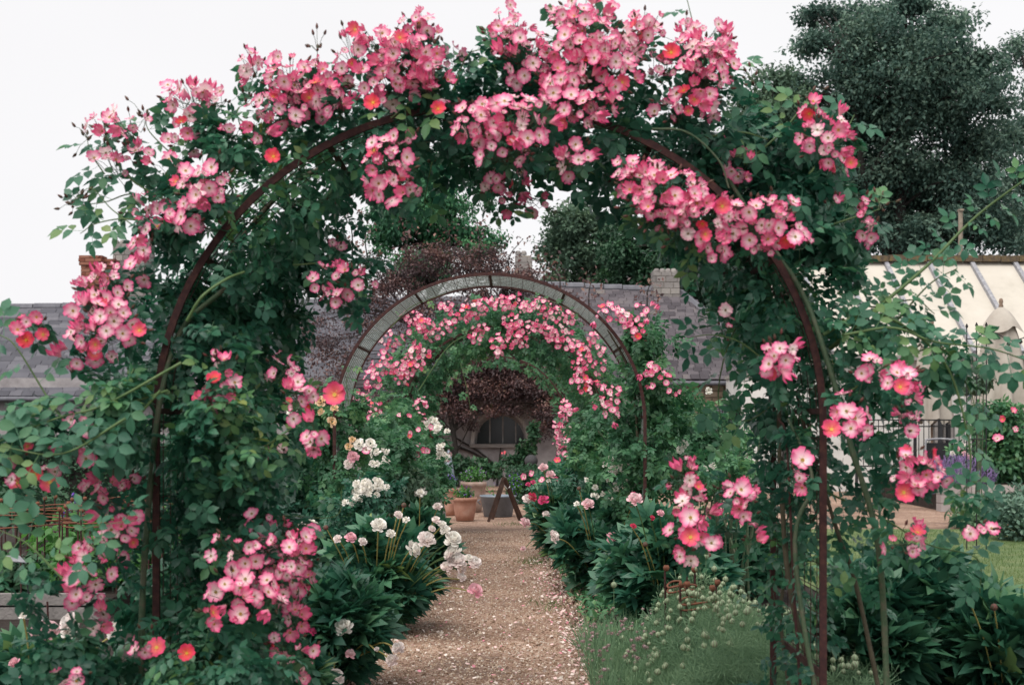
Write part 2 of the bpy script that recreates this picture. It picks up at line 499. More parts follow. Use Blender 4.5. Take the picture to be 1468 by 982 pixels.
def m4(pos, Rm, sc):
    m = Matrix(((Rm[0,0]*sc, Rm[0,1]*sc, Rm[0,2]*sc, pos[0]), (Rm[1,0]*sc, Rm[1,1]*sc, Rm[1,2]*sc, pos[1]), (Rm[2,0]*sc, Rm[2,1]*sc, Rm[2,2]*sc, pos[2]), (0, 0, 0, 1)))
    return m

def tails(parent):
    pass

def facing(n):
    """frames whose local z is n"""
    x = nrm(np.cross(n, nrm(rng.normal(size=n.shape)))); y = np.cross(n, x)
    return np.stack([x, y, n], axis=2)

class Plant:
    """leaves and blooms of one plant; the nearest 300 of each become parts, the rest one mesh"""
    def __init__(s, root, leafmat='rose_leaf', tmpl=CH, lm=None, leafname='leaf', bloomname='bloom', nleaf=300, nbloom=300):
        s.clear = None; s.root = root; s.mat = M[leafmat]; s.tmpl = tmpl; s.lm = lm
        s.P = []; s.R = []; s.S = []; s.T = []; s.W = []
        s.b = []; s.cane = []; s.bud = Acc(); s.ped = Acc()
        s.leafname = leafname; s.bloomname = bloomname; s.nleaf = nleaf; s.nbloom = nbloom
    def leaves(s, P, out, size=(.09, .135), up=.6, droop=.5, outw=.45, rnd=.7, tone=None, toneadd=0):
        n = len(P)
        if n == 0: return
        rv = nrm(rng.normal(size=(n, 3)))
        nn = nrm(out*outw + np.array([0, 0, up]) + rv*rnd*.7)
        d = nrm(nrm(rng.normal(size=(n, 3))) + out*.6 + np.array([0, 0, -droop]))
        if tone is None: tone = np.clip(lump(P)*.6 + rng.uniform(-.1, .45, n) + toneadd, 0, 1)
        s.P.append(P); s.R.append(frames(d, nn)); s.S.append(rng.uniform(*size, n)); s.T.append(tone)
        s.W.append(rng.integers(0, len(s.tmpl), n))
    def blob(s, px, py, rx, ry, Y, dY, n, size=(.088, .135), **k):
        n = int(n*1.18)
        c = at(px, py, Y); rad = np.array((rx/F*Y, dY, ry/F*Y)); kc = max(3, n//13)
        cc, d = ellipsoid(c, rad*.92, kc, .42); w_ = rng.integers(0, kc, n)      # leaves sit in tufts with gaps between
        P = cc[w_] + nrm(rng.normal(size=(n, 3)))*(rng.uniform(0, 1, n)**.6)[:, None]*np.minimum(rad*.36, .17*max(1, Y/9))
        ct = rng.uniform(-.22, .30, kc)[w_]; ok = P[:, 2] > .03; P = P[ok]; ct = ct[ok]
        tone = np.clip(lump(P)*.35 + rng.uniform(.0, .42, len(P)) + ct + k.pop('toneadd', 0) + .05, 0, 1)
        s.leaves(P, nrm((P - c)/rad*.6 + (P - cc[w_][ok])*2), size, tone=tone, **k)
    def cluster(s, px, py, rx, ry, n, Y, fam=None, size=.058, w=None, buds=True, leaf=True):
        Wx, Wz = rx/F*Y, ry/F*Y; c = at(px, py, Y); md = size*.72
        fam = fam or list(range(len(BLM)))
        pts = []; tries = 0
        while len(pts) < n and tries < n*40:
            tries += 1
            a = rng.uniform(0, 2*math.pi); q = math.sqrt(rng.uniform())*(1 + .22*math.sin(3*a + px) + .12*math.sin(5*a + py))
            u, v = q*math.cos(a), q*math.sin(a)
            dome = math.sqrt(max(0, 1-q*q))
            p = c + np.array([u*Wx, -dome*(Wx+Wz)*.3 + rng.normal()*.028, v*Wz])
            if all(np.linalg.norm(p - o[0]) > md for o in pts):
                pts.append((p, np.array([u*.9, -1.0, v*.8 + .3])))
            elif tries % 8 == 0: md *= .97
        core = c + np.array([0, .08, -.02])
        for p, nv in pts:
            nv = nrm(nv + rng.normal(size=3)*.52)
            k = rng.choice(len(BLM), p=BLW) if w is None else rng.choice(fam)
            s.b.append((p, nv, size*rng.choice([.5, .7, .85, .95, 1.0, 1.1]), k if rng.uniform() > .16 else HALF))
            s.ped.tube([p - nv*.004, p*.5 + core*.5 + np.array([0, .01, -.015]), core + rng.normal(size=3)*.02], .0013, 3)
        if buds:
            for i in range(max(3, int(n*.6))):
                a = rng.uniform(0, 2*math.pi); q = rng.uniform(.8, 1.35)
                p = c + np.array([q*math.cos(a)*Wx, rng.uniform(-.03, .06), q*math.sin(a)*Wz + .01])
                s.budat(p, core)
        if leaf:
            P, d = ellipsoid(c + np.array([0, .09, 0]), (Wx*1.1, .06, Wz*1.1), max(3, int(n*.6)), .5)
            s.leaves(P, nrm(P-c))
    def budat(s, p, core, r=.007):
        d = nrm(p - core + np.array([0, 0, .01]))
        q = np.array([p - d*r*1.2, p - d*r*.2, p + d*r*1.0, p + d*r*2.0])
        s.bud.tube(q, [r*.45, r*.85, r*.6, r*.1], 5)
        s.ped.tube([core, p*.6 + core*.4 + np.array([0, 0, .01]), p - d*r], .0011, 3)
    def single(s, px, py, Y, k, size=.062, nv=(0, -1, .25)):
        s.b.append((at(px, py, Y), nrm(np.array(nv, float) + rng.normal(size=3)*.12), size, k))
    def spray(s, pts, r0=.006, n=8, size=(.11, .16), mat='shoot', name='shoot', leafstep=None, tone=None, tipbuds=False):
        P = smoothpath(pts, 8); L = len(P)
        a = Acc(); a.tube(P, np.linspace(r0, r0*.35, L), 6); a.build(name, M[mat], s.root, True)
        for i in range(n):
            f = (i + .6)/n; j = min(L-2, int(f*(L-1))); tg = nrm(P[j+1]-P[j])
            side = nrm(np.cross(tg, [0, -1, .3])) * (1 if i % 2 else -1)
            out = nrm(side + tg*.5 + np.array([0, -.2, -.1]))[None]
            s.P.append(P[j][None]); s.R.append(frames(nrm(out + np.array([0, 0, -.25])), nrm(np.array([[0, -.6, .8]]) + rng.normal(size=(1, 3))*.25)))
            s.S.append(rng.uniform(*size, 1)); s.T.append(np.array([rng.uniform(.4, .95) if tone is None else tone])); s.W.append(rng.integers(0, len(s.tmpl), 1))
        if tipbuds:
            e = P[-1]
            for i in range(9): s.budat(e + rng.normal(size=3)*.03 + np.array([0, 0, .02]), e)
    def canes(s, pts, r0, r1, mat='cane', sides=8):
        P = smoothpath(pts, 8); a = Acc(); rr = np.linspace(r0, r1, len(P))*(1 + .06*np.sin(np.arange(len(P))*1.7))
        a.tube(P, rr, sides); a.build('cane', M[mat], s.root, True)
    def finish(s):
        if s.P:
            P = np.concatenate(s.P); Rm = np.concatenate(s.R); Sz = np.concatenate(s.S); T = np.concatenate(s.T); W = np.concatenate(s.W)
            ok = P[:, 2] > .02
            if s.clear is not None:     # leaves trained behind the front hoop, not over it
                c0, y0 = s.clear; Pm = P + Rm[:, :, 1]*Sz[:, None]*.45; dd_ = np.full(len(P), 9.)
                for Q in (P, Pm, P + Rm[:, :, 1]*Sz[:, None]*.85):
                    k_ = y0/Q[:, 1]; X_ = (Q[:, 0])*k_ - c0; Z_ = np.clip((Q[:, 2]-EYE)*k_, 0, None); e = np.sqrt((X_/1.25)**2 + (Z_/1.19)**2)
                    dd_ = np.minimum(dd_, np.abs(e-1)*1.22 + (Q[:, 1] > y0+.03)*9)
                ok &= (dd_ > .045) | (s.keep(P))
            P, Rm, Sz, T, W = P[ok], Rm[ok], Sz[ok], T[ok], W[ok]
            near = np.zeros(len(P), bool)
            if s.lm and s.nleaf:
                # nearest leaves, only a few of one spot
                order = np.argsort(P[:, 1]/Sz)
                near[order[:s.nleaf]] = True
                for i in np.nonzero(near)[0]:
                    link(s.leafname, s.lm[W[i]][min(4, int(T[i]*5))], s.root, m4(P[i], Rm[i], Sz[i]))
            a = Acc()
            for i, (V, Tt) in enumerate(s.tmpl):
                q = (W == i) & ~near
                a.batch(V, Tt, P[q], Rm[q], Sz[q], T[q])
            a.build('foliage', s.mat, s.root, True, 'stuff')
        if s.b:
            s.b.sort(key=lambda q: q[0][1]/q[2])
            N = np.array([q[1] for q in s.b]); Rm = facing(N)
            for i, (p, nv, sz, k) in enumerate(s.b[:s.nbloom]):
                me = k if not isinstance(k, (int, np.integer)) else BLM[k]
                link(s.bloomname, me, s.root, m4(p, Rm[i], sz))
            a = Acc()
            for i, (p, nv, sz, k) in list(enumerate(s.b))[s.nbloom:]:
                V, T, Cc = BL[k] if isinstance(k, (int, np.integer)) else BL[0]
                a.batch(V, T, p[None], Rm[i][None], sz, np.array([.5]), Cc)
            a.build('farther_blooms', M['petal'], s.root, True, 'stuff', True)
        s.bud.build('buds', M['bud'], s.root, True, 'stuff')
        s.ped.build('flower_stalks', M['cane'], s.root, False, 'stuff')

# ================================================================== ground
def sheet(name, x0, x1, y0, y1, z, mat, nx=1, ny=1, edge=None):
    a = Acc(); V = []; 
    for j in range(ny+1):
        for i in range(nx+1):
            V.append((x0+(x1-x0)*i/nx, y0+(y1-y0)*j/ny, z))
    Fc = [(j*(nx+1)+i, j*(nx+1)+i+1, (j+1)*(nx+1)+i+1, (j+1)*(nx+1)+i) for j in range(ny) for i in range(nx)]
    a.raw(V, Fc)
    return setp(a.build(name, mat), kind='structure')

M['soil'] = surf('soil', [(.3, (.018, .013, .011)), (.6, (.045, .033, .028)), (.8, (.08, .06, .05))], 9, .95, .9, .03, 60)
def gravel_mat():
    m, t, b = new_mat('gravel')
    v = coords(t)
    vo = t.nodes.new('ShaderNodeTexVoronoi'); vo.inputs['Scale'].default_value = 62; t.links.new(v, vo.inputs['Vector'])
    f = noise(t, 1.1, 5, .6, v)
    c1 = ramp(t, vo.outputs['Color'], [(.0, (.17, .10, .07)), (.35, (.35, .23, .17)), (.7, (.49, .355, .28)), (.95, (.70, .61, .54))])
    c2 = ramp(t, f, [(.32, (.36, .31, .28)), (.48, (.66, .58, .53)), (.66, (.95, .88, .82))])
    mx = t.nodes.new('ShaderNodeMix'); mx.data_type = 'RGBA'; mx.blend_type = 'MULTIPLY'; mx.inputs[0].default_value = 1
    t.links.new(c1, mx.inputs[6]); t.links.new(c2, mx.inputs[7]); t.links.new(mx.outputs[2], b.inputs['Base Color'])
    b.inputs['Roughness'].default_value = .85
    bump(t, b, vo.outputs['Distance'], .9, .012)
    return m
M['gravel'] = gravel_mat()
M['turf'] = surf('turf', [(.3, (.06, .10, .035)), (.5, (.11, .16, .06)), (.7, (.19, .21, .10))], 3, .9, .6, .02, 90)
sheet('ground', -120, 120, -4, 200, 0, M['soil'])
# path ribbon with ragged edges
def path_c(Y): return np.interp(Y, [4, 7.3, 12, 18, 22], [-.16, -.2, -.27, -.42, -.5])
def path_w(Y): return np.interp(Y, [4, 7.3, 12, 18, 22], [.78, .74, .72, .74, .8])
a = Acc(); V = []; ys = np.linspace(3, 18.2, 120)
for y in ys:
    c, h = path_c(y), path_w(y)
    V += [(c-h-.05*math.sin(y*5.1)-.03*math.sin(y*13), y, .006), (c+h+.05*math.sin(y*4.3+1)+.03*math.sin(y*11), y, .006)]
a.raw(V, [(2*i, 2*i+1, 2*i+3, 2*i+2) for i in range(119)])
setp(a.build('gravel_path', M['gravel']), kind='structure')
sheet('gravel_courtyard', -5, 3.9, 18, 30.4, .004, M['gravel'])
sheet('gravel_patio', 3.96, 14, 17.9, 28, .008, M['gravel'])
sheet('lawn', 2.6, 16, 4, 17.9, .008, M['turf'])

# pebbles of the path, individually shaped, in one mesh
M['pebble'] = surf('pebble', [(.0, (.10, .06, .04)), (.3, (.28, .18, .12)), (.55, (.40, .29, .21)), (.8, (.54, .45, .37)), (1, (.74, .70, .64))], 6, .7, .2, .003, 300, objrand=.85)
a = Acc()
octV = np.array([(1,0,0),(-1,0,0),(0,1,0),(0,-1,0),(0,0,.7),(0,0,-.7)], float)*.5
octT = np.array([(0,2,4),(2,1,4),(1,3,4),(3,0,4),(2,0,5),(1,2,5),(3,1,5),(0,3,5)])
n = 24000
yy = 6.6 + (rng.uniform(0, 1, n)**1.7)*11; xx = path_c(yy) + path_w(yy)*rng.uniform(-1.08, 1.1, n)
zz = np.full(n, .008)
d = nrm(rng.normal(size=(n, 3))); a.batch(octV, octT, np.stack([xx, yy, zz], 1), frames(d, nrm(rng.normal(size=(n, 3)))), rng.uniform(.006, .019, n)*(1 + (rng.uniform(0, 1, n) > .96)*1.2))
setp(a.build('gravel_stones', M['pebble']), 'loose tan, brown and pale gravel stones covering the garden path', 'gravel', kind='stuff')
# fallen petals along the edges
a = Acc(); n = 2400
V, T = leaflet(.42, .1, -.2, False)
yy = 7 + rng.uniform(0, 1, n)**1.3*7; xx = path_c(yy) + path_w(yy)*np.where(rng.uniform(size=n) < .7, 1.02 - np.abs(rng.normal(0, .16, n)), rng.uniform(-1, 1, n))
pc = rng.choice(3, n)
for k, cc in enumerate([(.86, .74, .68), (.85, .60, .58), (.80, .30, .38)]):
    q = pc == k if k < 2 else (pc == 2) & (rng.uniform(size=n) < .4)
    a.batch(V, T, np.stack([xx, yy, np.full(n, .016)], 1)[q], frames(nrm(rng.normal(size=(q.sum(), 3))*np.array([1, 1, .2])), np.tile([[0, 0, 1.]], (q.sum(), 1)) + rng.normal(size=(q.sum(), 3))*.3), rng.uniform(.018, .034, q.sum()), np.full(q.sum(), .5), np.tile([cc], (len(V), 1)))
setp(a.build('fallen_petals', M['petal'], colour=True), 'pale pink and white petals fallen along the right edge of the gravel path', 'petals', kind='stuff')
# grass
a = Acc(); n = 26000
V = np.array([(-.09, 0, 0), (.09, 0, 0), (0, 1, .15)]); T = np.array([(0, 1, 2)])
yy = 7.5 + rng.uniform(0, 1, n)*10.2; xx = 2.6 + rng.uniform(0, 1, n)*(yy*.42 - 2.2)
q = (xx > 2.7); P = np.stack([xx, yy, np.full(n, .006)], 1)[q]; m_ = len(P)
a.batch(V, T, P, frames(nrm(np.array([0, 0, 1.]) + rng.normal(size=(m_, 3))*.35), rng.normal(size=(m_, 3))), rng.uniform(.02, .05, m_), np.clip(lump(P, 1.1)*.5 + rng.uniform(0, .5, m_), 0, 1))
# small tufts on the path's right edge and a weedy patch
for (px, py, rx, ry, k) in ((775, 806, 30, 7, 500), (800, 868, 40, 10, 260), (735, 752, 30, 3, 150)):
    u = rng.normal(size=(k, 2))*.5
    ypx = py + u[:, 1]*ry; Y = EYE*F/(ypx-HY); X = (px + u[:, 0]*rx - CX)/F*Y
    a.batch(V, T, np.stack([X, Y, np.full(k, .006)], 1), frames(nrm(np.array([0, 0, .7]) + rng.normal(size=(k, 3))*.5), rng.normal(size=(k, 3))), rng.uniform(.02, .05, k), rng.uniform(0, .7, k))
setp(a.build('grass', M['grass']), 'short green grass of the lawn and weedy tufts on the gravel edge', 'grass', kind='stuff')

# ================================================================== far trees
def tree(name, label, cat, blobs, Y, dY, leafsize, matn, per=200, clump=.32, trunks=(), tmpl=ONE_LO, group=None, droop=.5, barkmat='bark', base=None, lean=0):
    root = thing(name, label, cat, base if base is not None else (at(blobs[0][0], HY, Y)[0], Y, 0), group)
    cr = Acc(); br = Acc()
    bx, by = root.location.x, root.location.y
    cents = []
    for (px, py, rx, ry, k) in blobs:
        c = at(px, py, Y + rng.uniform(-.3, .3)*dY); Rx, Rz = rx/F*Y, ry/F*Y; Ry = min(dY, (Rx+Rz)*.6)
        cp, d = ellipsoid(c, (Rx*.85, Ry, Rz*.85), k, .4)
        for j in range(k):
            rr = clump*rng.uniform(.6, 1.35)*min(Rx, Rz)**.5*1.1
            m = int(per*rng.uniform(.6, 1.3))
            P, dd = ellipsoid(cp[j], (rr*1.25, rr, rr*.75), m, .6)
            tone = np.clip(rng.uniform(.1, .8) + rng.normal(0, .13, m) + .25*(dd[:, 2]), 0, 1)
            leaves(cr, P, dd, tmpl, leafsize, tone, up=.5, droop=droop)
            cents.append(cp[j])
    for tr in trunks:
        Pt = smoothpath([at(*q) if len(q) == 3 else np.array([q[0], q[1], 0]) for q in tr[0]], 5)
        br.tube(Pt, np.linspace(tr[1], tr[2], len(Pt)), 8)
    tops = [np.array(smoothpath([at(*q) for q in tr[0]], 3)) for tr in trunks]
    if tops:
        allp = np.concatenate(tops)
        for c in cents[::2]:
            lower = allp[allp[:, 2] < c[2] + .1]
            if len(lower) == 0: continue
            s_ = lower[np.argmin(np.linalg.norm(lower - c, axis=1) + rng.uniform(0, 1.2, len(lower)))]
            midp = (s_ + c)/2 + np.array([0, 0, .12])*np.linalg.norm(c - s_)
            th = trunks[0][2]
            br.tube(smoothpath([s_, midp, c], 3), np.linspace(th*.8, th*.2, 7), 4)
    br.build('trunk', M[barkmat], root, True)
    cr.build('crown', M[matn], root, False, 'stuff')
    return root

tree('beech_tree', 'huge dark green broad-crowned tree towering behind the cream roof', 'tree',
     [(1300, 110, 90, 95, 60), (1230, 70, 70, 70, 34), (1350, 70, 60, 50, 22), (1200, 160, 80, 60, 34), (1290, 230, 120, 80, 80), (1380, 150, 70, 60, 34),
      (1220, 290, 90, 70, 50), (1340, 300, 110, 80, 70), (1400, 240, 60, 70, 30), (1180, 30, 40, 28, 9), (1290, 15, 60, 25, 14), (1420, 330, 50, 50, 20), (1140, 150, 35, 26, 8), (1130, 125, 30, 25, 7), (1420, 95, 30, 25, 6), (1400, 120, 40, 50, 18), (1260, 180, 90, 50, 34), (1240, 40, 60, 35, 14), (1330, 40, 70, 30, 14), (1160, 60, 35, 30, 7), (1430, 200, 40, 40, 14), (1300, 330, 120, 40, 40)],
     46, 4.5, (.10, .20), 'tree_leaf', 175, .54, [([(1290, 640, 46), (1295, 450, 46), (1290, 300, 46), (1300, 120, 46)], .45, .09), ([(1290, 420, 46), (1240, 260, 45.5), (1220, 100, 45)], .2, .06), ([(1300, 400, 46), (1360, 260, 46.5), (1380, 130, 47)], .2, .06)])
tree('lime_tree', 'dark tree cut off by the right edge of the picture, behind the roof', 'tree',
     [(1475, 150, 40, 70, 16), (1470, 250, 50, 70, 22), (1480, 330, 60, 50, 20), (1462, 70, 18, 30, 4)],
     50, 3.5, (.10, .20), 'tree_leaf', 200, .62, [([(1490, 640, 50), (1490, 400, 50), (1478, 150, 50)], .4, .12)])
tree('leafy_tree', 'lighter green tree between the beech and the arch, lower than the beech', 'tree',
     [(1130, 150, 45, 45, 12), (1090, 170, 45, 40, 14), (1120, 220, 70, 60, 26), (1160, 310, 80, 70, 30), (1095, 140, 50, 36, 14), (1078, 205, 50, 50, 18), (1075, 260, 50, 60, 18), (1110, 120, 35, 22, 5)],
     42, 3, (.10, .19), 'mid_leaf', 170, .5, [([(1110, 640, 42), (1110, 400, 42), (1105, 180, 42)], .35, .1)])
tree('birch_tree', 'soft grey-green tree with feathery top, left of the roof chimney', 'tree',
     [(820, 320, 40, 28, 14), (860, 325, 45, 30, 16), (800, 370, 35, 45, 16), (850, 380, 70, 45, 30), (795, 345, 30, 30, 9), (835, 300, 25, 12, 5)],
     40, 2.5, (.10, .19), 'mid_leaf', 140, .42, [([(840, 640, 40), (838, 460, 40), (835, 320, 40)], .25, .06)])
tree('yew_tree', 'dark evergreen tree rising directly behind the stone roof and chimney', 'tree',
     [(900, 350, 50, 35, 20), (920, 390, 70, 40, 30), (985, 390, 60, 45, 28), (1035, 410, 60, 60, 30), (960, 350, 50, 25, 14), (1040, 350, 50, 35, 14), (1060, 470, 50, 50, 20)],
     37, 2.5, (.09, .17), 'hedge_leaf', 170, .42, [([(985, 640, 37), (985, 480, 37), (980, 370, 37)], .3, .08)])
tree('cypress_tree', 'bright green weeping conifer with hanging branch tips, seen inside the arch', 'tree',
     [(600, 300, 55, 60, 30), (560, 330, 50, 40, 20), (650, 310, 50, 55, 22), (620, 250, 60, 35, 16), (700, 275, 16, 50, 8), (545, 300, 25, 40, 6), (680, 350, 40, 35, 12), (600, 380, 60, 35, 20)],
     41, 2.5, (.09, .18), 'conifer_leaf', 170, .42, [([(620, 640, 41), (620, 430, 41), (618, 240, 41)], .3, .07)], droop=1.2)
# hazel shrub of purple leaves beside the house (in front of the roof)
pur = tree('purple_vine', 'purple-leaved climber smothering the slate roof around the arched window', 'climber',
     [(480, 500, 50, 60, 20), (440, 470, 30, 45, 7), (520, 440, 50, 45, 22), (470, 560, 40, 40, 20), (560, 400, 60, 35, 34), (620, 370, 50, 30, 26), (680, 375, 60, 28, 30), (700, 410, 90, 30, 34), (740, 400, 50, 25, 16),
      (700, 545, 60, 30, 60), (718, 586, 34, 9, 12), (740, 560, 50, 24, 26), (670, 590, 14, 30, 10), (640, 560, 40, 45, 34), (790, 590, 28, 50, 24), (760, 540, 50, 35, 36), (600, 520, 50, 60, 26), (720, 500, 110, 35, 60), (820, 530, 40, 50, 30), (640, 460, 110, 40, 50), (780, 450, 60, 40, 36), (560, 600, 45, 60, 30), (600, 640, 30, 40, 14)],
     29.2, .5, (.035, .08), 'purple_leaf', 120, .37, [([(655, 705, 29.4), (650, 620, 29.3), (620, 500, 29.3), (560, 420, 29.3)], .07, .02), ([(795, 705, 29.4), (800, 620, 29.3), (770, 520, 29.3), (720, 410, 29.2)], .06, .02), ([(620, 500, 29.3), (690, 470, 29.2), (760, 480, 29.2)], .05, .015)],
     base=(-1.1, 29.3, 0))
# thin upright purple shoots against the sky
a = Acc(); t_ = Acc()
for (px, py, h) in ((735, 372, 50), (845, 420, 34), (530, 345, 70), (505, 330, 60), (780, 392, 44), (800, 400, 40), (580, 330, 50), (690, 345, 50), (640, 345, 40), (928, 420, 30)):
    P = smoothpath([at(px, py+40, 29), at(px + rng.uniform(-8, 8), py, 29), at(px + rng.uniform(-16, 16), py - h*.6, 29)], 5)
    t_ = Acc(); t_.tube(P, np.linspace(.02, .006, len(P)), 4); t_.build('shoot', M['bark'], pur)
    k = 60; idx = rng.integers(2, len(P), k); PP_ = P[idx] + rng.normal(size=(k, 3))*np.array([.16, .1, .14])
    leaves(a, PP_, nrm(rng.normal(size=(k, 3))), ONE_LO, (.07, .13), rng.uniform(.3, 1, k))
a.build('shoot_leaves', M['purple_leaf'], pur, False, 'stuff'); 
# ================================================================== stone house
M['slate'] = surf('slate', [(.1, (.045, .045, .056)), (.45, (.082, .081, .098)), (.8, (.13, .127, .145)), (1, (.19, .175, .15))], 3, .6, .4, .01, 30, objrand=.6)
M['old_slate'] = surf('lichened_stone_slate', [(.1, (.040, .035, .041)), (.42, (.080, .070, .080)), (.75, (.125, .110, .120)), (1, (.22, .19, .14))], 3, .85, .5, .02, 30, objrand=.55)
M['ridge'] = surf('ridge_tile', [(.3, (.10, .10, .12)), (.7, (.17, .17, .19))], 5, .7, .3)
M['render'] = surf('limewashed_wall', [(.25, (.15, .135, .14)), (.5, (.33, .305, .31)), (.75, (.50, .47, .47))], 1.6, .9, .5, .02, 14)
M['stone'] = surf('ochre_stone', [(.1, (.22, .16, .11)), (.5, (.34, .26, .19)), (.9, (.44, .36, .27))], 4, .9, .6, .02, 40, objrand=.5)
M['mortar'] = surf('mortar', [(.3, (.22, .18, .14)), (.7, (.33, .28, .22))], 8, .95, .5)
M['stone_grey'] = surf('grey_stone', [(.1, (.16, .145, .14)), (.5, (.26, .24, .23)), (.9, (.38, .35, .32))], 5, .9, .7, .02, 40, objrand=.4)
M['brick'] = surf('old_brick', [(.1, (.12, .04, .03)), (.5, (.24, .085, .055)), (.9, (.34, .17, .12))], 6, .9, .5, .01, 50, objrand=.6)
M['dark'] = surf('dark_void', [(.3, (.012, .012, .014)), (.7, (.03, .03, .034))], 3, .9, .1)
M['pane'], t, b = new_mat('window_pane')
b.inputs['Base Color'].default_value = (.018, .018, .022, 1); b.inputs['Roughness'].default_value = .12
M['paint_grey'] = surf('grey_paint', [(.3, (.20, .19, .19)), (.7, (.32, .30, .29))], 10, .6, .2)
M['paint_white'] = surf('white_paint', [(.25, (.46, .45, .43)), (.45, (.60, .59, .57)), (.7, (.68, .67, .65))], 1.7, .7, .25)

M['block_pale'] = surf('pale_dressing', [(.2, (.30, .28, .27)), (.7, (.50, .47, .45))], 6, .9, .4)
HX0, HX1 = -14.0, 5.94
house = thing('stone_house', 'long low stone house with slate roof and arched window behind the rose arches', 'house', (-2, 30, 0))
def z_of(py, Y): return EYE + (HY - py)/F*Y
# front wall with a half-moon opening
wx0, wx1 = (681-CX)/F*30, (754-CX)/F*30; wz0 = z_of(637, 30); wtop = z_of(592, 30); wc = (wx0+wx1)/2
a = Acc(); yw = 30.0
def arch_z(x): return wz0 + .12 + (wtop-wz0-.12)*math.sqrt(max(0, 1-((x-wc)/((wx1-wx0)/2))**2))
xs = [HX0] + list(np.linspace(wx0, wx1, 17)) + [(985-CX)/F*30]
for i in range(len(xs)-1):
    x0, x1 = xs[i], xs[i+1]
    inside = i > 0 and i < len(xs)-2
    if not inside:
        a.raw([(x0,yw,0),(x1,yw,0),(x1,yw,2.45),(x0,yw,2.45)], [(0,1,2,3)])
    else:
        z0, z1 = arch_z(x0), arch_z(x1)
        a.raw([(x0,yw,0),(x1,yw,0),(x1,yw,wz0),(x0,yw,wz0)], [(0,1,2,3)])
        a.raw([(x0,yw,z0),(x1,yw,z1),(x1,yw,2.45),(x0,yw,2.45)], [(0,1,2,3)])
        a.raw([(x0,yw,z0),(x1,yw,z1),(x1,yw+.2,z1),(x0,yw+.2,z0)], [(0,1,2,3)])
a.build('wall', M['render'], house)
win = Acc()
arcP = [(wx0, yw+.12, wz0+.03)] + [(x, yw+.12, arch_z(x)-.03) for x in np.linspace(wx0+.02, wx1-.02, 15)] + [(wx1, yw+.12, wz0+.03)]
win.strip(arcP, .07, .08)
for f in (.29, .545, .8):
    x = wx0 + (wx1-wx0)*f; win.box((x-.015, yw+.09, wz0+.03), (x+.015, yw+.13, arch_z(x)-.04))
wo_ = win.build('window', M['paint_grey'], house)
a = Acc(); a.raw([(wx0, yw+.16, wz0), (wx1, yw+.16, wz0), (wx1, yw+.16, wtop), (wx0, yw+.16, wtop)], [(0,1,2,3)]); a.build('pane', M['pane'], wo_)
a = Acc(); a.box((wx0-.12, yw-.1, wz0-.07), (wx1+.12, yw+.15, wz0+.012)); a.build('sill', M['stone_grey'], wo_)
sr = Acc(); sr.strip([(wx0-.07, yw-.03, wz0)] + [(wc+((wx1-wx0)/2+.05)*math.cos(q), yw-.03, wz0+.12+(wtop-wz0-.05)*math.sin(q)) for q in np.linspace(math.pi, 0, 17)] + [(wx1+.07, yw-.03, wz0)], .08, .06)
sr.build('surround', M['block_pale'], wo_)
# right rubble part: separate stones in mortar
a = Acc(); sx0 = (985-CX)/F*30+.002; a.box((sx0, 30.0, 0), (HX1, 30.3, 2.45)); a.build('mortar_wall', M['mortar'], house)
z = .3; row = 0
stm = []
for k in range(6):
    b_ = Acc(); x1 = .34; V = np.array([(0,0,0),(1,0,0),(1,0,1),(0,0,1),(.05,-.06,.07),(.95,-.06,.05),(.94,-.06,.93),(.04,-.06,.95)]) + np.random.default_rng(k).normal(0, .012, (8, 3))
    b_.raw(V, [(4,5,6,7),(0,1,5,4),(1,2,6,5),(2,3,7,6),(3,0,4,7)]); stm.append(b_.mesh('stone', M['stone']))
while z < 2.35:
    h = rng.uniform(.10, .16); x = sx0 + rng.uniform(0, .1)
    while x < HX1-.1:
        wd = min(rng.uniform(.2, .42), HX1-x)
        if x < 5.1 and z > .9: link('stone', stm[rng.integers(6)], house, Matrix.Translation((x, 29.995, z)) @ Matrix.Diagonal((wd-.015, .5, h-.015, 1)))
        x += wd
    z += h
a = Acc(); a.box((4.0, 29.93, z_of(585, 30)-.04), (4.72, 30.01, z_of(585, 30)+.05)); a.build('lintel', M['stone_grey'], house)
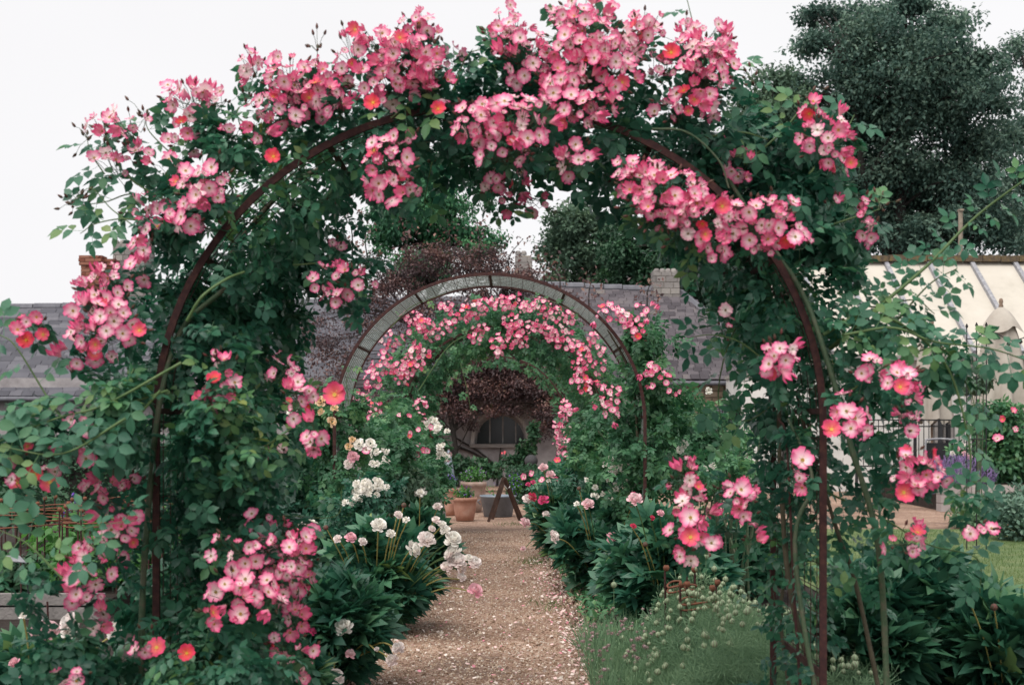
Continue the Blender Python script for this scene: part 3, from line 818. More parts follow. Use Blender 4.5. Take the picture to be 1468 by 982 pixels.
# roofs
def roof(x0, x1, ye, ze, yr, zr0, zr1, rows, tw, matn, name, x1r=None, individual=None):
    """front slope with lapped slates; ridge from (x0,yr,zr0) to (x1r,yr,zr1)"""
    x1r = x1 if x1r is None else x1r
    a = Acc(); a.raw([(x0, ye, ze-.03), (x1, ye, ze-.03), (x1r, yr, zr1-.03), (x0, yr, zr0-.03)], [(0,1,2,3)])
    a.raw([(x0, yr, zr0-.03), (x1r, yr, zr1-.03), (x1r, 2*yr-ye, ze-.03), (x0, 2*yr-ye, ze-.03)], [(0,1,2,3)])
    rb = a.build('roof', M[matn], house)
    st = Acc(); slm = None; cnt = 0
    sl = math.hypot(yr-ye, zr0-ze)
    tiny = []
    for k in range(5):
        q = Acc(); r_ = np.random.default_rng(k+5)
        q.obox((0, 0, 0), (.5, 0, 0), (0, .5, 0), (0, 0, .5)); q.v[0] = q.v[0] + r_.normal(0, .02, (8, 3))*np.array([.6, 1.2, .3]); tiny.append(q.mesh('slate', M[matn]))
    for i in range(rows):
        f0 = i/rows; f1 = (i+1.25)/rows
        fm = (f0+min(f1, 1))/2
        xa = x0; xb = x1 + (x1r-x1)*f0
        x = xa - rng.uniform(0, tw)
        while x < xb:
            wd = tw*rng.uniform(.75, 1.25); xm = x + wd/2
            if xm > xb: break
            fr = (xm-x0)/(x1r-x0+1e-6); zr = zr0 + (zr1-zr0)*min(1, fr)
            yc = ye + (yr-ye)*fm; zc = ze + (zr-ze)*fm
            dy, dz = (yr-ye)/sl, (zr-ze)/sl
            ln = sl*(min(f1, 1)-f0)
            th = .022
            px = CX + xm/yc*F
            lift = .02 + rng.uniform(0, .008)
            if individual and cnt < 299 and individual[0] < px < individual[1]:
                th_ = th
                m = Matrix(((wd-.012, 0, 0, xm), (0, dy*ln, -dz*th_, yc - dz*lift), (0, dz*ln, dy*th_, zc + dy*lift), (0, 0, 0, 1)))
                link('slate', tiny[rng.integers(5)], rb, m); cnt += 1
            else:
                tl = rng.uniform(-.004, .004)
                st.obox((xm, yc-dz*(lift+tl), zc+dy*(lift+tl)), ((wd-.012)/2, 0, 0), (0, dy*ln/2, dz*ln/2+.0), (0, -dz*th/2, dy*th/2))
            x += wd
    st.build('slates', M[matn], rb, False, 'stuff')
    return rb
ZE, ZR = z_of(566, 30)-.05, z_of(440, 33)
rl = roof(HX0, 1.0, 29.75, ZE, 33, ZR-.05, z_of(428, 33), 22, .34, 'slate', 'left', individual=(2, 135))
zrr = z_of(410, 33)
rr_ = roof(.4, 6.2, 29.7, z_of(545, 29.7), 33, zrr+.02, z_of(419, 33), 26, .21, 'old_slate', 'right', x1r=(975-CX)/F*33)
# hip end
a = Acc(); xr = (975-CX)/F*33; a.raw([(6.2, 29.7, z_of(545, 29.7)-.03), (6.2, 36.3, z_of(545, 29.7)-.03), (xr, 33, z_of(419, 33)-.03)], [(0,1,2)]); a.build('hip_slope', M['old_slate'], rr_)
rdm = Acc(); rdm.lathe([(.0, 0)]*0 or [(.11, -.5), (.11, .5)], (0, 0, 0), 8); ridge_me = rdm.mesh('ridge_tile', M['ridge'])
x = HX0
while x < .9:
    f = (x-HX0)/15.0; z = ZR-.05 + (z_of(428, 33)-ZR+.05)*f
    if x > -13.2: link('ridge_tile', ridge_me, rl, Matrix.Translation((x+.35, 33, z+.0)) @ Matrix.Rotation(R(90), 4, 'Y') @ Matrix.Diagonal((1, 1, .68, 1)))
    x += .7
x = .4; q = Acc()
while x < xr-.1:
    f = (x-.4)/(xr-.4); z = zrr+.02 + (z_of(419, 33)-zrr-.02)*f
    link('ridge_tile', ridge_me, rr_, Matrix.Translation((x+.23, 33, z)) @ Matrix.Rotation(R(90), 4, 'Y') @ Matrix.Diagonal((1, 1, .45, 1)))
    x += .47
e0, e1 = np.array([xr, 33, z_of(419, 33)]), np.array([6.2, 29.7, z_of(545, 29.7)])
q.tube([e0, e1], .09, 6); q.build('hip_ridge', M['ridge'], rr_)
a = Acc(); a.tube([(HX0, 29.66, ZE-.05), (.6, 29.66, ZE-.05)], .055, 8); a.tube([(.7, 29.6, z_of(548, 29.6)-.02), (6.2, 29.6, z_of(548, 29.6)-.02)], .05, 8); a.build('gutter', M['ridge'], house, True)

def chimney(px0, px1, py0, py1, Y, matn, label_name='chimney', coping=True):
    x0, x1 = (px0-CX)/F*Y, (px1-CX)/F*Y; z0, z1 = z_of(py1, Y)-.5, z_of(py0, Y)
    a = Acc(); wd = x1-x0; a.box((x0+.015, Y-wd/2*.8, z0), (x1-.015, Y+wd/2*.8, z1-.03)); co = a.build('chimney', M['mortar'], house)
    s = Acc(); h = .085 if matn == 'brick' else .15; z = z0; k = 0
    while z < z1-.05:
        x = x0 - (.5*.22 if k % 2 else 0)*1.0
        top = z > z1 - .26 and matn == 'brick'
        pr = .05 if top else 0
        while x < x1:
            L = (.23 if matn == 'brick' else rng.uniform(.16, .34)); xa, xb = max(x, x0-pr), min(x+L-.012, x1+pr)
            if xb > xa+.03: s.box((xa, Y-wd/2*.8-.02-pr-rng.uniform(0, .01), z), (xb, Y-wd/2*.8+.1, min(z+h-.012, z1)))
            x += L
        ya = Y-wd/2*.8
        while ya < Y+wd/2*.8:
            for xx in (x0-.012-pr, x1-.09): s.box((xx, ya, z), (xx+.105+pr, ya+.2, z+h-.012))
            ya += .212
        z += h; k += 1
    s.build('courses', M[matn], co, False, 'stuff')
    if coping:
        c = Acc()
        for i in range(int(wd/.14)):
            c.lathe([(.0, .08), (.05, .07), (.075, .02), (.07, -.03)], (x0+.07+i*.14, Y-wd/2*.8+.05, z1+.02), 8)
        c.build('coping_stones', M['stone_grey'], co, True)
    return co
chimney(936, 972, 392, 420, 33, 'stone_grey')
chimney(739, 762, 366, 400, 33.5, 'stone_grey')
chimney(120, 146, 368, 440, 33.4, 'brick', coping=False)
chimney(144, 164, 371, 440, 33.6, 'brick', coping=False)
chimney(168, 214, 352, 440, 34.2, 'stone_grey')
# climber stems on the wall
v = Acc()
for pts in ([(660, 700), (705, 672), (690, 650), (650, 625), (625, 600)], [(712, 700), (715, 670), (718, 640)], [(655, 640), (680, 650), (700, 665), (708, 690)], [(760, 700), (762, 660), (770, 625), (800, 600)]):
    P = smoothpath([at(p[0], p[1], 29.93) for p in pts], 6); v.tube(P, np.linspace(.035, .015, len(P)), 6)
v.build('wall_stem', M['bark'], pur, True)

# ================================================================== white outbuilding
M['cream'] = surf('cream_panel', [(.25, (.42, .385, .33)), (.45, (.50, .46, .40)), (.75, (.55, .51, .45))], 1.3, .7, .1, .01, 5)
M['lead'] = surf('lead_batten', [(.3, (.16, .16, .19)), (.55, (.30, .30, .32)), (.8, (.46, .45, .45))], 12, .6, .2)
M['moss'] = surf('mossy_ridge', [(.25, (.05, .04, .035)), (.5, (.12, .09, .06)), (.7, (.20, .14, .05)), (.85, (.30, .27, .2))], 9, .95, .8, .03, 30)
wb = thing('outbuilding', 'white outbuilding with a cream shaded glass roof behind the patio', 'outbuilding', (8, 27.5, 0))
BX0, BX1 = 5.62, 13.5; zE = z_of(508, 27.5); zR_ = z_of(376, 30.5)
a = Acc(); a.box((BX0+.1, 27.55, 0), (BX1, 27.85, zE)); a.box((BX0+.1, 27.86, 0), (BX0+.3, 33, zE)); a.build('wall', M['paint_white'], wb)
nb = 9; bxs = np.linspace(BX0, BX1, nb)
for i in range(nb-1):
    a = Acc(); x0, x1 = bxs[i]+.02, bxs[i+1]-.02
    a.raw([(x0,27.4,zE),(x1,27.4,zE),(x1,30.5,zR_),(x0,30.5,zR_),(x0,27.4,zE-.03),(x1,27.4,zE-.03),(x1,30.5,zR_-.03),(x0,30.5,zR_-.03)], BOXF[:, ::-1])
    a.build('roof_panel', M['cream'], wb)
a = Acc(); a.raw([(BX0,30.5,zR_),(BX1,30.5,zR_),(BX1,33.6,zE),(BX0,33.6,zE)], [(0,1,2,3)]); a.build('rear_slope', M['ridge'], wb)
dy, dz = 3.1, zR_-zE; ll = math.hypot(dy, dz)
for x in bxs:
    a = Acc(); a.obox((x, 28.95-dz/ll*.04, (zE+zR_)/2+dy/ll*.04), (.045, 0, 0), (0, dy/2, dz/2), (0, -dz/ll*.045, dy/ll*.045)); a.build('batten', M['lead'], wb)
x = BX0
while x < BX1:
    a = Acc(); wd = rng.uniform(.35, .5); r_ = Acc()
    a.obox((x+wd/2, 30.48, zR_+.07+rng.uniform(-.01, .02)), (wd/2-.008, 0, 0), (0, .16, 0), (0, 0, .07)); a.build('ridge_tile', M['moss'], wb); x += wd
a = Acc(); a.box((BX0, 27.3, zE-.13), (BX1, 27.42, zE-.04)); a.build('gutter', M['paint_grey'], wb)
# door & window openings on front wall
for (p0, p1, q0, q1) in ((1340, 1366, 590, 668), (1432, 1470, 545, 668), (1215, 1245, 560, 640)):
    x0, x1 = (p0-CX)/F*27.5, (p1-CX)/F*27.5; z0, z1 = z_of(q1, 27.5), z_of(q0, 27.5)
    a = Acc()
    for bx_ in ((x0, z0, x0+.05, z1), (x1-.05, z0, x1, z1), (x0+.05, z1-.05, x1-.05, z1), ((x0+x1)/2-.02, z0, (x0+x1)/2+.02, z1-.05)):
        a.box((bx_[0], 27.46, bx_[1]), (bx_[2], 27.55, bx_[3]))
    wn = a.build('window', M['paint_grey'], wb); a = Acc(); a.box((x0+.03, 27.49, z0), (x1-.03, 27.52, z1-.03)); a.build('pane', M['pane'], wn)
# white porch and lean-to
po = thing('porch', 'plain white rendered porch between the stone house and outbuilding', 'porch', (5.1, 27.5, 0))
px0 = (1062-CX)/F*27.5
a = Acc(); a.box((px0, 27.45, 0), (5.6, 29.4, z_of(540, 27.5))); a.build('wall', M['paint_white'], po)
a = Acc(); a.box((px0-.03, 27.4, z_of(540, 27.5)), (5.58, 29.45, z_of(540, 27.5)+.07)); a.build('parapet', M['stone_grey'], po)
ln_ = thing('lean_to_shed', 'small white lean-to shed with a sloping grey slate roof beside the porch', 'shed', (4.3, 27.6, 0))
lx0 = (1006-CX)/F*27.4; zl, zh = z_of(612, 27.4), z_of(578, 27.4)
a = Acc(); a.box((lx0+.05, 27.5, 0), (px0-.01, 29.3, zl-.06)); a.build('wall', M['paint_white'], ln_)
for i in range(9):
    f0, f1 = i/9, (i+1)/9
    for j in range(4):
        a = Acc(); X0, X1 = lx0+(px0-.04-lx0)*f0, lx0+(px0-.04-lx0)*f1+.02; y0 = 27.35+j*.5
        za, zb = zl+(zh-zl)*f0, zl+(zh-zl)*f1
        a.raw([(X0,y0,za+.02),(X1,y0,zb),(X1,y0+.49,zb),(X0,y0+.49,za+.02),(X0,y0,za+.0),(X1,y0,zb-.02),(X1,y0+.49,zb-.02),(X0,y0+.49,za)], BOXF[:, ::-1])
        a.build('slate', M['slate'], ln_)
a = Acc(); a.raw([(lx0+.05,27.52,zl-.06),(px0-.01,27.52,zl-.06),(px0-.01,27.52,zh-.03)], [(0,1,2)]); a.build('gable', M['dark'], ln_)
a = Acc(); a.box((lx0-.02, 27.36, zl-.07), (px0-.03, 27.44, zl-.015)); a.build('fascia', M['paint_white'], ln_)
a = Acc(); a.box(((1000-CX)/F*27.3, 27.44, 0), ((1012-CX)/F*27.3, 27.49, z_of(655, 27.4))); a.build('door', M['dark'], ln_)

# ================================================================== patio things
M['canvas'] = surf('taupe_canvas', [(.3, (.34, .30, .26)), (.7, (.46, .42, .37))], 3, .9, .2, .004, 200)
M['wood'] = surf('weathered_wood', [(.3, (.16, .11, .08)), (.7, (.28, .20, .15))], 3, .8, .3, .005, 30, stretch=(8, 8, 1))
M['black_iron'] = surf('black_iron', [(.3, (.012, .012, .014)), (.7, (.03, .03, .033))], 30, .5, .2)
def parasol(px, ptop, pskirt, pbot, Y, hw, label):
    X = (px-CX)/F*Y; zt, zs, zb = z_of(ptop, Y), z_of(pskirt, Y), z_of(pbot, Y)
    t = thing('closed_parasol', label, 'parasol', (X, Y, 0), 'closed canvas parasols')
    a = Acc(); a.tube([(X, Y, 0), (X, Y, zt-.12)], .025, 10); a.build('pole', M['wood'], t, True)
    a = Acc(); a.lathe([(.0, .0), (.03, .005), (.045, .05), (.028, .09), (.04, .13), (.03, .18), (.0, .2)], (X, Y, zt-.14), 12); a.build('finial', M['wood'], t, True)
    a = Acc(); sides = 64; prof = []
    H = zt-.13 - zb
    for k in range(15):
        f = k/14; r = .05 + hw*(f**.7)*(.62 if f > .2 else .62) ; 
        if f > .3: r = hw*(.66 + .34*(f-.3)/.7)
        else: r = .04 + (hw*.66-.04)*(f/.3)**.6
        prof.append((r, zt-.13-H*f))
    V = []
    for k, (r, z) in enumerate(prof):
        f = k/14
        for j in range(sides):
            aa = 2*math.pi*j/sides; rr = r*(1 + (.05+.14*f)*math.cos(8*aa+.5) + .04*f*math.sin(19*aa))
            V.append((X+rr*math.cos(aa), Y+rr*math.sin(aa), z + (.06*math.cos(8*aa) if k == 14 else 0)))
    a.raw(V, [(i*sides+j, i*sides+(j+1) % sides, (i+1)*sides+(j+1) % sides, (i+1)*sides+j) for i in range(14) for j in range(sides)])
    a.build('canopy', M['canvas'], t, True)
    # top vent flap: four scalloped lobes standing off
    a = Acc(); V = []; sides = 48
    for k in range(7):
        f = k/6
        for j in range(sides):
            aa = 2*math.pi*j/sides; lob = abs(math.cos(2*aa+.9))
            r = .05 + (hw*.86-.05)*f**.7*(1 - .2*(1-lob)*f)
            V.append((X+r*math.cos(aa), Y+r*math.sin(aa), zt-.11-(zt-zs)*f*(.72+.28*lob)))
    a.raw(V, [(i*sides+j, i*sides+(j+1) % sides, (i+1)*sides+(j+1) % sides, (i+1)*sides+j) for i in range(6) for j in range(sides)])
    a.build('vent_flap', M['canvas'], t, True)
    a = Acc(); a.tube([(X+.0, Y-hw*.72, zb+H*.45), (X, Y-hw*.75, zb+H*.43)], .02, 6); a.build('strap', M['canvas'], t)
parasol(1435, 432, 470, 588, 24, .46, 'larger closed taupe parasol at right with a wooden finial, above the rose bush')
parasol(1336, 462, 492, 604, 26, .38, 'closed taupe parasol half hidden by rose leaves, left of the larger one')
# railings
rl_ = thing('iron_railing', 'black iron railing with finial posts in front of the white wall', 'railing', ((1340-CX)/F*25, 25, 0))
x0, x1 = (1226-CX)/F*25, (1400-CX)/F*25; z0, z1 = z_of(668, 25), z_of(602, 25)
for z in (z0, z1, z1-.12):
    a = Acc(); a.box((x0, 24.98, z-.012), (x1, 25.02, z+.012)); a.build('rail', M['black_iron'], rl_)
bar = Acc(); bar.tube([(0, 0, 0), (0, 0, 1)], .009, 6); bm_ = bar.mesh('bar', M['black_iron'])
for x in np.arange(x0+.06, x1, .095): link('bar', bm_, rl_, Matrix.Translation((x, 25, z0)) @ Matrix.Diagonal((1, 1, z1-z0, 1)))
pt = Acc(); pt.lathe([(.03, 0), (.03, 1.42), (.045, 1.43), (.02, 1.46), (.045, 1.5), (.0, 1.56)], (0, 0, 0), 8); pm = pt.mesh('post', M['black_iron'])
for px in (1228, 1312, 1398): link('post', pm, rl_, Matrix.Translation(((px-CX)/F*25, 25, 0)) @ Matrix.Diagonal((1, 1, (z1+.08)/1.56, 1)))
gt = Acc()
# metal cafe chair behind railing, box heater
ch = thing('patio_chair', 'grey rounded metal patio chair in front of the black railing', 'chair', ((1348-CX)/F*24, 24, 0))
cx0, cx1 = (1327-CX)/F*24, (1368-CX)/F*24; zt = z_of(630, 24); zs = z_of(668, 24)
a = Acc(); P = smoothpath([(cx0, 24, zs-.5), (cx0, 24, zt-.1), (cx0+.07, 24, zt), (cx1-.07, 24, zt), (cx1, 24, zt-.1), (cx1, 24, zs-.5)], 6); a.tube(P, .02, 8); a.build('frame', M['lead'], ch, True)
a = Acc(); a.box((cx0+.02, 23.99, zt-.42), (cx1-.02, 24.02, zt-.06)); a.build('backrest', M['dark'], ch)
a = Acc(); a.box((cx0, 23.55, zs-.05), (cx1, 23.99, zs-.01)); a.build('seat', M['lead'], ch)
for x in (cx0+.02, cx1-.02):
    a = Acc(); a.tube([(x, 23.57, zs-.05), (x, 23.54, 0)], .015, 6); a.build('leg', M['lead'], ch, True)
    a = Acc(); a.tube([(x, 24.0, zs-.5), (x, 24.05, 0)], .015, 6); a.build('leg', M['lead'], ch, True)
# blue notice boxes
M['blue'] = surf('blue_enamel', [(.3, (.025, .05, .17)), (.7, (.04, .075, .23))], 6, .4, .1)
M['white_flat'] = surf('white_lettering', [(.3, (.7, .7, .7)), (.7, (.82, .82, .82))], 6, .6, .05)
sg = thing('notice_board', 'dark blue notice panels with a small white symbol left of the large parasol', 'sign', ((1398-CX)/F*26.6, 26.6, 0))
def pr(p0, p1, q0, q1, Y, name, matn, th=.05):
    a = Acc(); a.box(((p0-CX)/F*Y, Y-th, z_of(q1, Y)), ((p1-CX)/F*Y, Y, z_of(q0, Y))); return a.build(name, M[matn], sg)
pr(1389, 1407, 555, 570, 26.5, 'upper_panel', 'blue'); lp = pr(1395, 1407, 576, 586, 26.5, 'lower_panel', 'blue'); pr(1384, 1396, 588, 599, 26.5, 'small_panel', 'blue'); pr(1396, 1408, 587, 600, 26.5, 'white_panel', 'paint_white')
pr(1382, 1412, 552, 601, 26.64, 'backing_board', 'paint_white', .1)
a = Acc(); c = at(1402.4, 582.4, 26.44)
P = [(c[0]+.018*math.cos(q), c[1], c[2]+.018*math.sin(q)) for q in np.linspace(0, 2*math.pi, 13)]; a.tube(P, .006, 4)
a.tube([(c[0]+.018, c[1], c[2]), (c[0]+.006, c[1], c[2]+.045), (c[0]-.004, c[1], c[2]+.05)], .006, 4); a.build('symbol', M['white_flat'], lp)
a = Acc(); a.box(((1396-CX)/F*26.6, 26.65, 0), ((1399-CX)/F*26.6, 26.72, z_of(600, 26.6))); a.build('post', M['black_iron'], sg)
# light pole in the trees
lp_ = thing('wooden_pole', 'thin pale wooden pole standing behind the mossy roof ridge', 'pole', (at(1377, 370, 34)[0], 34, 0))
a = Acc(); a.tube([(at(1377, 370, 34)[0], 34, 0), tuple(at(1377, 302, 34))], .06, 8); a.build('shaft', M['mortar'], lp_, True)
a = Acc(); a.box((at(1374, 0, 34)[0], 33.9, z_of(302, 34)-.02), (at(1380, 0, 34)[0], 34.1, z_of(302, 34)+.03)); a.build('cap', M['mortar'], lp_)
# wrought iron obelisks / trellis
def trellis(px0, px1, ptop, Y, nb_, label, cross=(.86, .6), group='black wire trellis panels'):
    x0, x1 = (px0-CX)/F*Y, (px1-CX)/F*Y; zt = z_of(ptop, Y)
    t = thing('wire_trellis', label, 'trellis', ((x0+x1)/2, Y, 0), group)
    for x in np.linspace(x0, x1, nb_):
        a = Acc(); h = zt*rng.uniform(.985, 1.01); a.tube([(x, Y, 0), (x, Y, h)], .007, 5)
        a.lathe([(.0, .05), (.016, .02), (.016, .005), (.0, -.01)], (x, Y, h), 6); a.build('bar', M['black_iron'], t, True)
    for f in cross:
        a = Acc(); a.tube([(x0, Y-.01, zt*f), (x1, Y-.01, zt*f)], .006, 5); a.build('cross_bar', M['black_iron'], t)
trellis(988, 1052, 578, 15.5, 5, 'low black wire trellis with spear tips before the lean-to shed', (.975, .93, .55))
trellis(1386, 1414, 470, 15, 3, 'tall black iron plant trellis left of the larger parasol', (.95, .8, .5))
trellis(1112, 1180, 470, 19, 4, 'tall black wire trellis behind the right leg of the front arch', (.97, .7, .4))
# overhead festoon wire
fw = Acc(); P = smoothpath([at(1414, 470, 20), at(1432, 480, 20), at(1455, 488, 20), at(1500, 470, 20)], 6)
ff = thing('festoon_cable', 'dark cable with small lamps slung in front of the cream roof', 'cable', tuple(at(1414, 470, 20)))
fw.tube(P, .008, 5); fw.build('cable', M['black_iron'], ff)
for (px, py) in ((1426, 480), (1446, 489), (1463, 486)):
    a = Acc(); c = at(px, py, 20); a.lathe([(.0, 0), (.02, -.01), (.035, -.05), (.0, -.08)], c, 8); a.build('lamp', M['black_iron'], ff, True)
# low stone wall
lw = thing('low_stone_wall', 'low pale stone block wall edging the lavender bed', 'wall', ((1400-CX)/F*21.5, 21.5, 0))
M['block'] = surf('pale_block', [(.1, (.26, .22, .22)), (.5, (.38, .34, .33)), (.9, (.50, .46, .44))], 5, .9, .6, .01, 50, objrand=.4)
for r_ in range(3):
    x = (1345-CX)/F*21.5 - (r_ % 2)*.0
    while x < 11:
        wd = rng.uniform(.38, .55); a = Acc(); a.box((x, 21.35+rng.uniform(-.012, .012), r_*.145), (x+wd-.012, 21.6, r_*.145+.135)); a.build('block', M['block'], lw); x += wd
a = Acc(); a.box(((1346-CX)/F*21.5, 21.4, 0), (11, 21.58, .43)); a.build('core', M['mortar'], lw)
a = Acc(); a.box((6.98, 21.61, 0), (11.0, 25.5, .42)); setp(a.build('raised_bed_soil', M['soil']), kind='structure')

# ================================================================== shrubs generator
def shrub(name, label, cat, blobs, matn, tmpl, size, group=None, base=None, blooms=(), lm=None, up=.6, droop=.4, outw=.5, stems=6, nleaf=0, bloomname='bloom', toneadd=0, stemmat='cane'):
    """blobs: (px, py, rx, ry, Y, dY, n)"""
    b0 = blobs[0]; X = (b0[0]-CX)/F*b0[4]
    root = thing(name, label, cat, base if base is not None else (X, b0[4], 0), group)
    p = Plant(root, matn, tmpl, lm, nleaf=nleaf, bloomname=bloomname)
    for (px, py, rx, ry, Y, dY, n) in blobs:
        p.blob(px, py, rx, ry, Y, dY, n, size, up=up, droop=droop, outw=outw, toneadd=toneadd)
    st = Acc()
    for i in range(stems):
        b_ = blobs[i % len(blobs)]; e = at(b_[0] + rng.uniform(-.6, .6)*b_[2], b_[1] + rng.uniform(-.6, .3)*b_[3], b_[4] + rng.uniform(-.5, .5)*b_[5])
        s_ = np.array([X + rng.uniform(-.08, .08), b0[4] + rng.uniform(-.08, .08), root.location.z])
        st.tube(smoothpath([s_, s_*.5+e*.5+rng.normal(size=3)*.05, e], 4), np.linspace(.012, .004, 9), 5)
    st.build('stems', M[stemmat], root, True, 'stuff')
    for (px, py, Y, fam, sz) in blooms:
        nv = nrm(np.array([rng.normal()*.4, -1, .45 + rng.normal()*.3]))
        p.b.append((at(px, py, Y), nv, sz*rng.uniform(.85, 1.12), fam[rng.integers(len(fam))]))
        if sz > .085:
            pass
    p.finish()
    return root, p

def scat(px, py, rx, ry, n, Y, fam, sz, dY=.1):
    out = []
    for i in range(n):
        a = rng.uniform(0, 6.283); q = math.sqrt(rng.uniform())
        out.append((px + rx*q*math.cos(a), py + ry*q*math.sin(a), Y + rng.uniform(-dY, dY), fam, sz))
    return out

PINKF = [BLM[i] for i in (0, 1, 2, 3, 4, 5, 8)]
# hedges and planting at the back
def hedge(name, label, x0, x1, y0, y1, h, matn, n, size=(.05, .09)):
    t = thing(name, label, 'hedge', ((x0+x1)/2, (y0+y1)/2, 0))
    a = Acc(); n3 = int(n)
    face = rng.choice(3, n3, p=[.6, .3, .1]); P = np.stack([rng.uniform(x0, x1, n3), rng.uniform(y0, y1, n3), rng.uniform(0, h, n3)], 1); out = np.zeros((n3, 3))
    q = face == 0; P[q, 1] = y0 + rng.normal(0, .04, q.sum()); out[q] = (0, -1, 0)
    q = face == 1; P[q, 2] = h + rng.normal(0, .03, q.sum()); out[q] = (0, 0, 1)
    q = face == 2; P[q, 0] = np.where(rng.uniform(size=q.sum()) < .5, x0, x1); out[q] = (1, 0, 0)
    leaves(a, P, out, ONE_LO, size); a.build('foliage', M[matn], t, False, 'stuff')
    b_ = Acc(); b_.box((x0+.06, y0+.06, 0), (x1-.06, y1-.06, h-.08)); b_.build('branches', M['bark'], t)
hedge('clipped_hedge', 'long dark clipped hedge in the left background below the slate roof', -11, -3.4, 24.4, 25.4, 1.02, 'hedge_leaf', 9000)
hedge('box_hedge', 'small dark clipped hedge block under the arched window, beside the tub', -.1, 1.15, 23.4, 24.4, .62, 'hedge_leaf', 3200, (.04, .07))
# vegetable foliage
for i, (px, py, rx, ry, Y, lab, mt) in enumerate((
        (120, 775, 70, 40, 11.5, 'bright green leafy vegetable plants inside the rusty ring supports', 'veg_leaf'),
        (20, 830, 55, 35, 10.4, 'low green vegetable plants beside the white plant label', 'hedge_leaf'),
        (215, 765, 60, 45, 12.5, 'yellow-green leafy plants behind the left leg of the front arch', 'veg_leaf'),
        (30, 720, 60, 30, 15.5, 'mid-green bushy plants behind the rusty supports at far left', 'hedge_leaf'),
        (300, 720, 90, 40, 15.5, 'green plants filling the bed between the left rose and hedge', 'hedge_leaf'),
        (140, 810, 60, 25, 10.6, 'pale green plants spilling at the raised bed edge', 'veg_leaf'))):
    shrub('vegetable_plants', lab, 'plants', [(px, py, rx, ry, Y, .5, 700), (px+25, py+8, rx*.7, ry*.8, Y+.3, .3, 300)], mt, ONE_HI, (.06, .12), 'vegetable bed plants', up=.9, stems=5)
# delphiniums
M['violet'] = surf('violet_petal', [(.3, (.12, .05, .32)), (.7, (.20, .10, .50))], 30, .7, .1)
M['lavender'] = surf('lavender_petal', [(.3, (.17, .11, .27)), (.7, (.33, .23, .46))], 30, .8, .1)
for (px, py, h, lab) in ((105, 738, 30, 'tallest deep violet delphinium spike among the rusty supports'), (90, 745, 12, 'short violet delphinium spike just left of the tallest one'), (122, 752, 10, 'low violet delphinium flowers right of the tallest spike')):
    Y = 13; t = thing('delphinium', lab, 'flower', tuple(at(px, 0, Y)[:2]) + (0,), 'violet delphiniums')
    a = Acc(); c0 = at(px, py, Y); a.tube([(c0[0], Y, 0), tuple(c0), tuple(at(px, py-h, Y))], [.008, .007, .003], 5); a.build('stalk', M['shoot'], t)
    k = int(h*4); f = rng.uniform(0, 1, k); P = at(px, py, Y) + np.stack([rng.normal(0, .03, k)*(1.2-f), rng.normal(0, .03, k)*(1.2-f), f*h/F*Y], 1)
    a = Acc(); leaves(a, P, nrm(rng.normal(size=(k, 3))), ONE_LO, (.025, .04)); a.build('florets', M['violet'], t, False, 'stuff')
# raised bed edge
rb = thing('raised_bed', 'raised vegetable bed edged with two weathered planks, lower left', 'raised bed', (-3.3, 9.6, 0))
for (p0, p1, q0, q1) in ((-30, 150, 850, 866), (-30, 146, 869, 886)):
    a = Acc(); Y = 9.8; a.box(((p0-CX)/F*Y, Y-.05, z_of(q1, Y)), ((p1-CX)/F*Y, Y+.02, z_of(q0, Y))); a.build('plank', M['stone_grey'], rb)
a = Acc(); a.box(((-30-CX)/F*9.8, 9.825, 0), ((150-CX)/F*9.8, 13.2, z_of(858, 9.8)-.02)); a.build('soil_fill', M['soil'], rb)
# plant label
pl = thing('plant_label', 'white slanted plant label on a black stake, lower left', 'label', tuple(at(45, 0, 9.4)[:2]) + (0,))
a = Acc(); a.tube([tuple(at(48, 893, 9.4)), tuple(at(34, 806, 9.4))], .006, 6); a.build('stake', M['black_iron'], pl)
a = Acc(); a.raw([at(8, 796, 9.35), at(28, 796, 9.5), at(38, 806, 9.45), at(20, 804, 9.3), at(8, 797.5, 9.35), at(28, 797.5, 9.5), at(38, 807.5, 9.45), at(20, 805.5, 9.3)], BOXF); a.build('plate', M['lead'], pl)
# garden line
gl = thing('garden_line', 'white string pegged across the dark soil in front of the raised bed', 'string', tuple(at(30, 905, 9)))
a = Acc(); a.tube(smoothpath([at(-10, 935, 8.4), at(30, 908, 9), at(68, 884, 9.7)], 5), .004, 5); a.build('string', M['white_flat'], gl)
a = Acc(); a.tube([at(68, 862, 9.7), at(69, 888, 9.7)], .008, 5); a.build('peg', M['rust'], gl)
# rusty ring supports
def ring_support(px, py, Y, r, label, nst=9):
    c = at(px, py, Y); t = thing('ring_support', label, 'plant support', (c[0], Y, 0), 'rusty ring plant supports')
    for dz in (0, -.03):
        a = Acc(); P = [(c[0]+r*math.cos(q), Y+r*math.sin(q), c[2]+dz+.012*math.sin(q*2+px)) for q in np.linspace(0, 2*math.pi, 33)]; a.tube(P, .006, 5); a.build('ring', M['rust_light'], t, True)
    for i in range(nst):
        q = 2*math.pi*(i+.3)/nst; x, y = c[0]+(r+.01)*math.cos(q), Y+(r+.01)*math.sin(q)
        a = Acc(); zt = c[2]+.07+rng.uniform(-.01, .02); a.tube([(x, y, 0), (x+rng.uniform(-.01, .01), y, zt)], .0065, 6); s_ = a.build('stake', M['rust'], t, True)
        a = Acc(); a.lathe([(.0, .022), (.013, .018), (.019, .004), (.014, -.012), (.0, -.02)], (x, y, zt+.015), 8); a.build('ball', M['rust_light'], s_, True)
ring_support(28, 745, 10.2, .42, 'rusty ring plant support cut by the left edge')
ring_support(62, 728, 11.6, .34, 'rusty ring plant support behind the delphinium')
ring_support(160, 744, 10.6, .38, 'rusty ring plant support nearest the left rose canes')
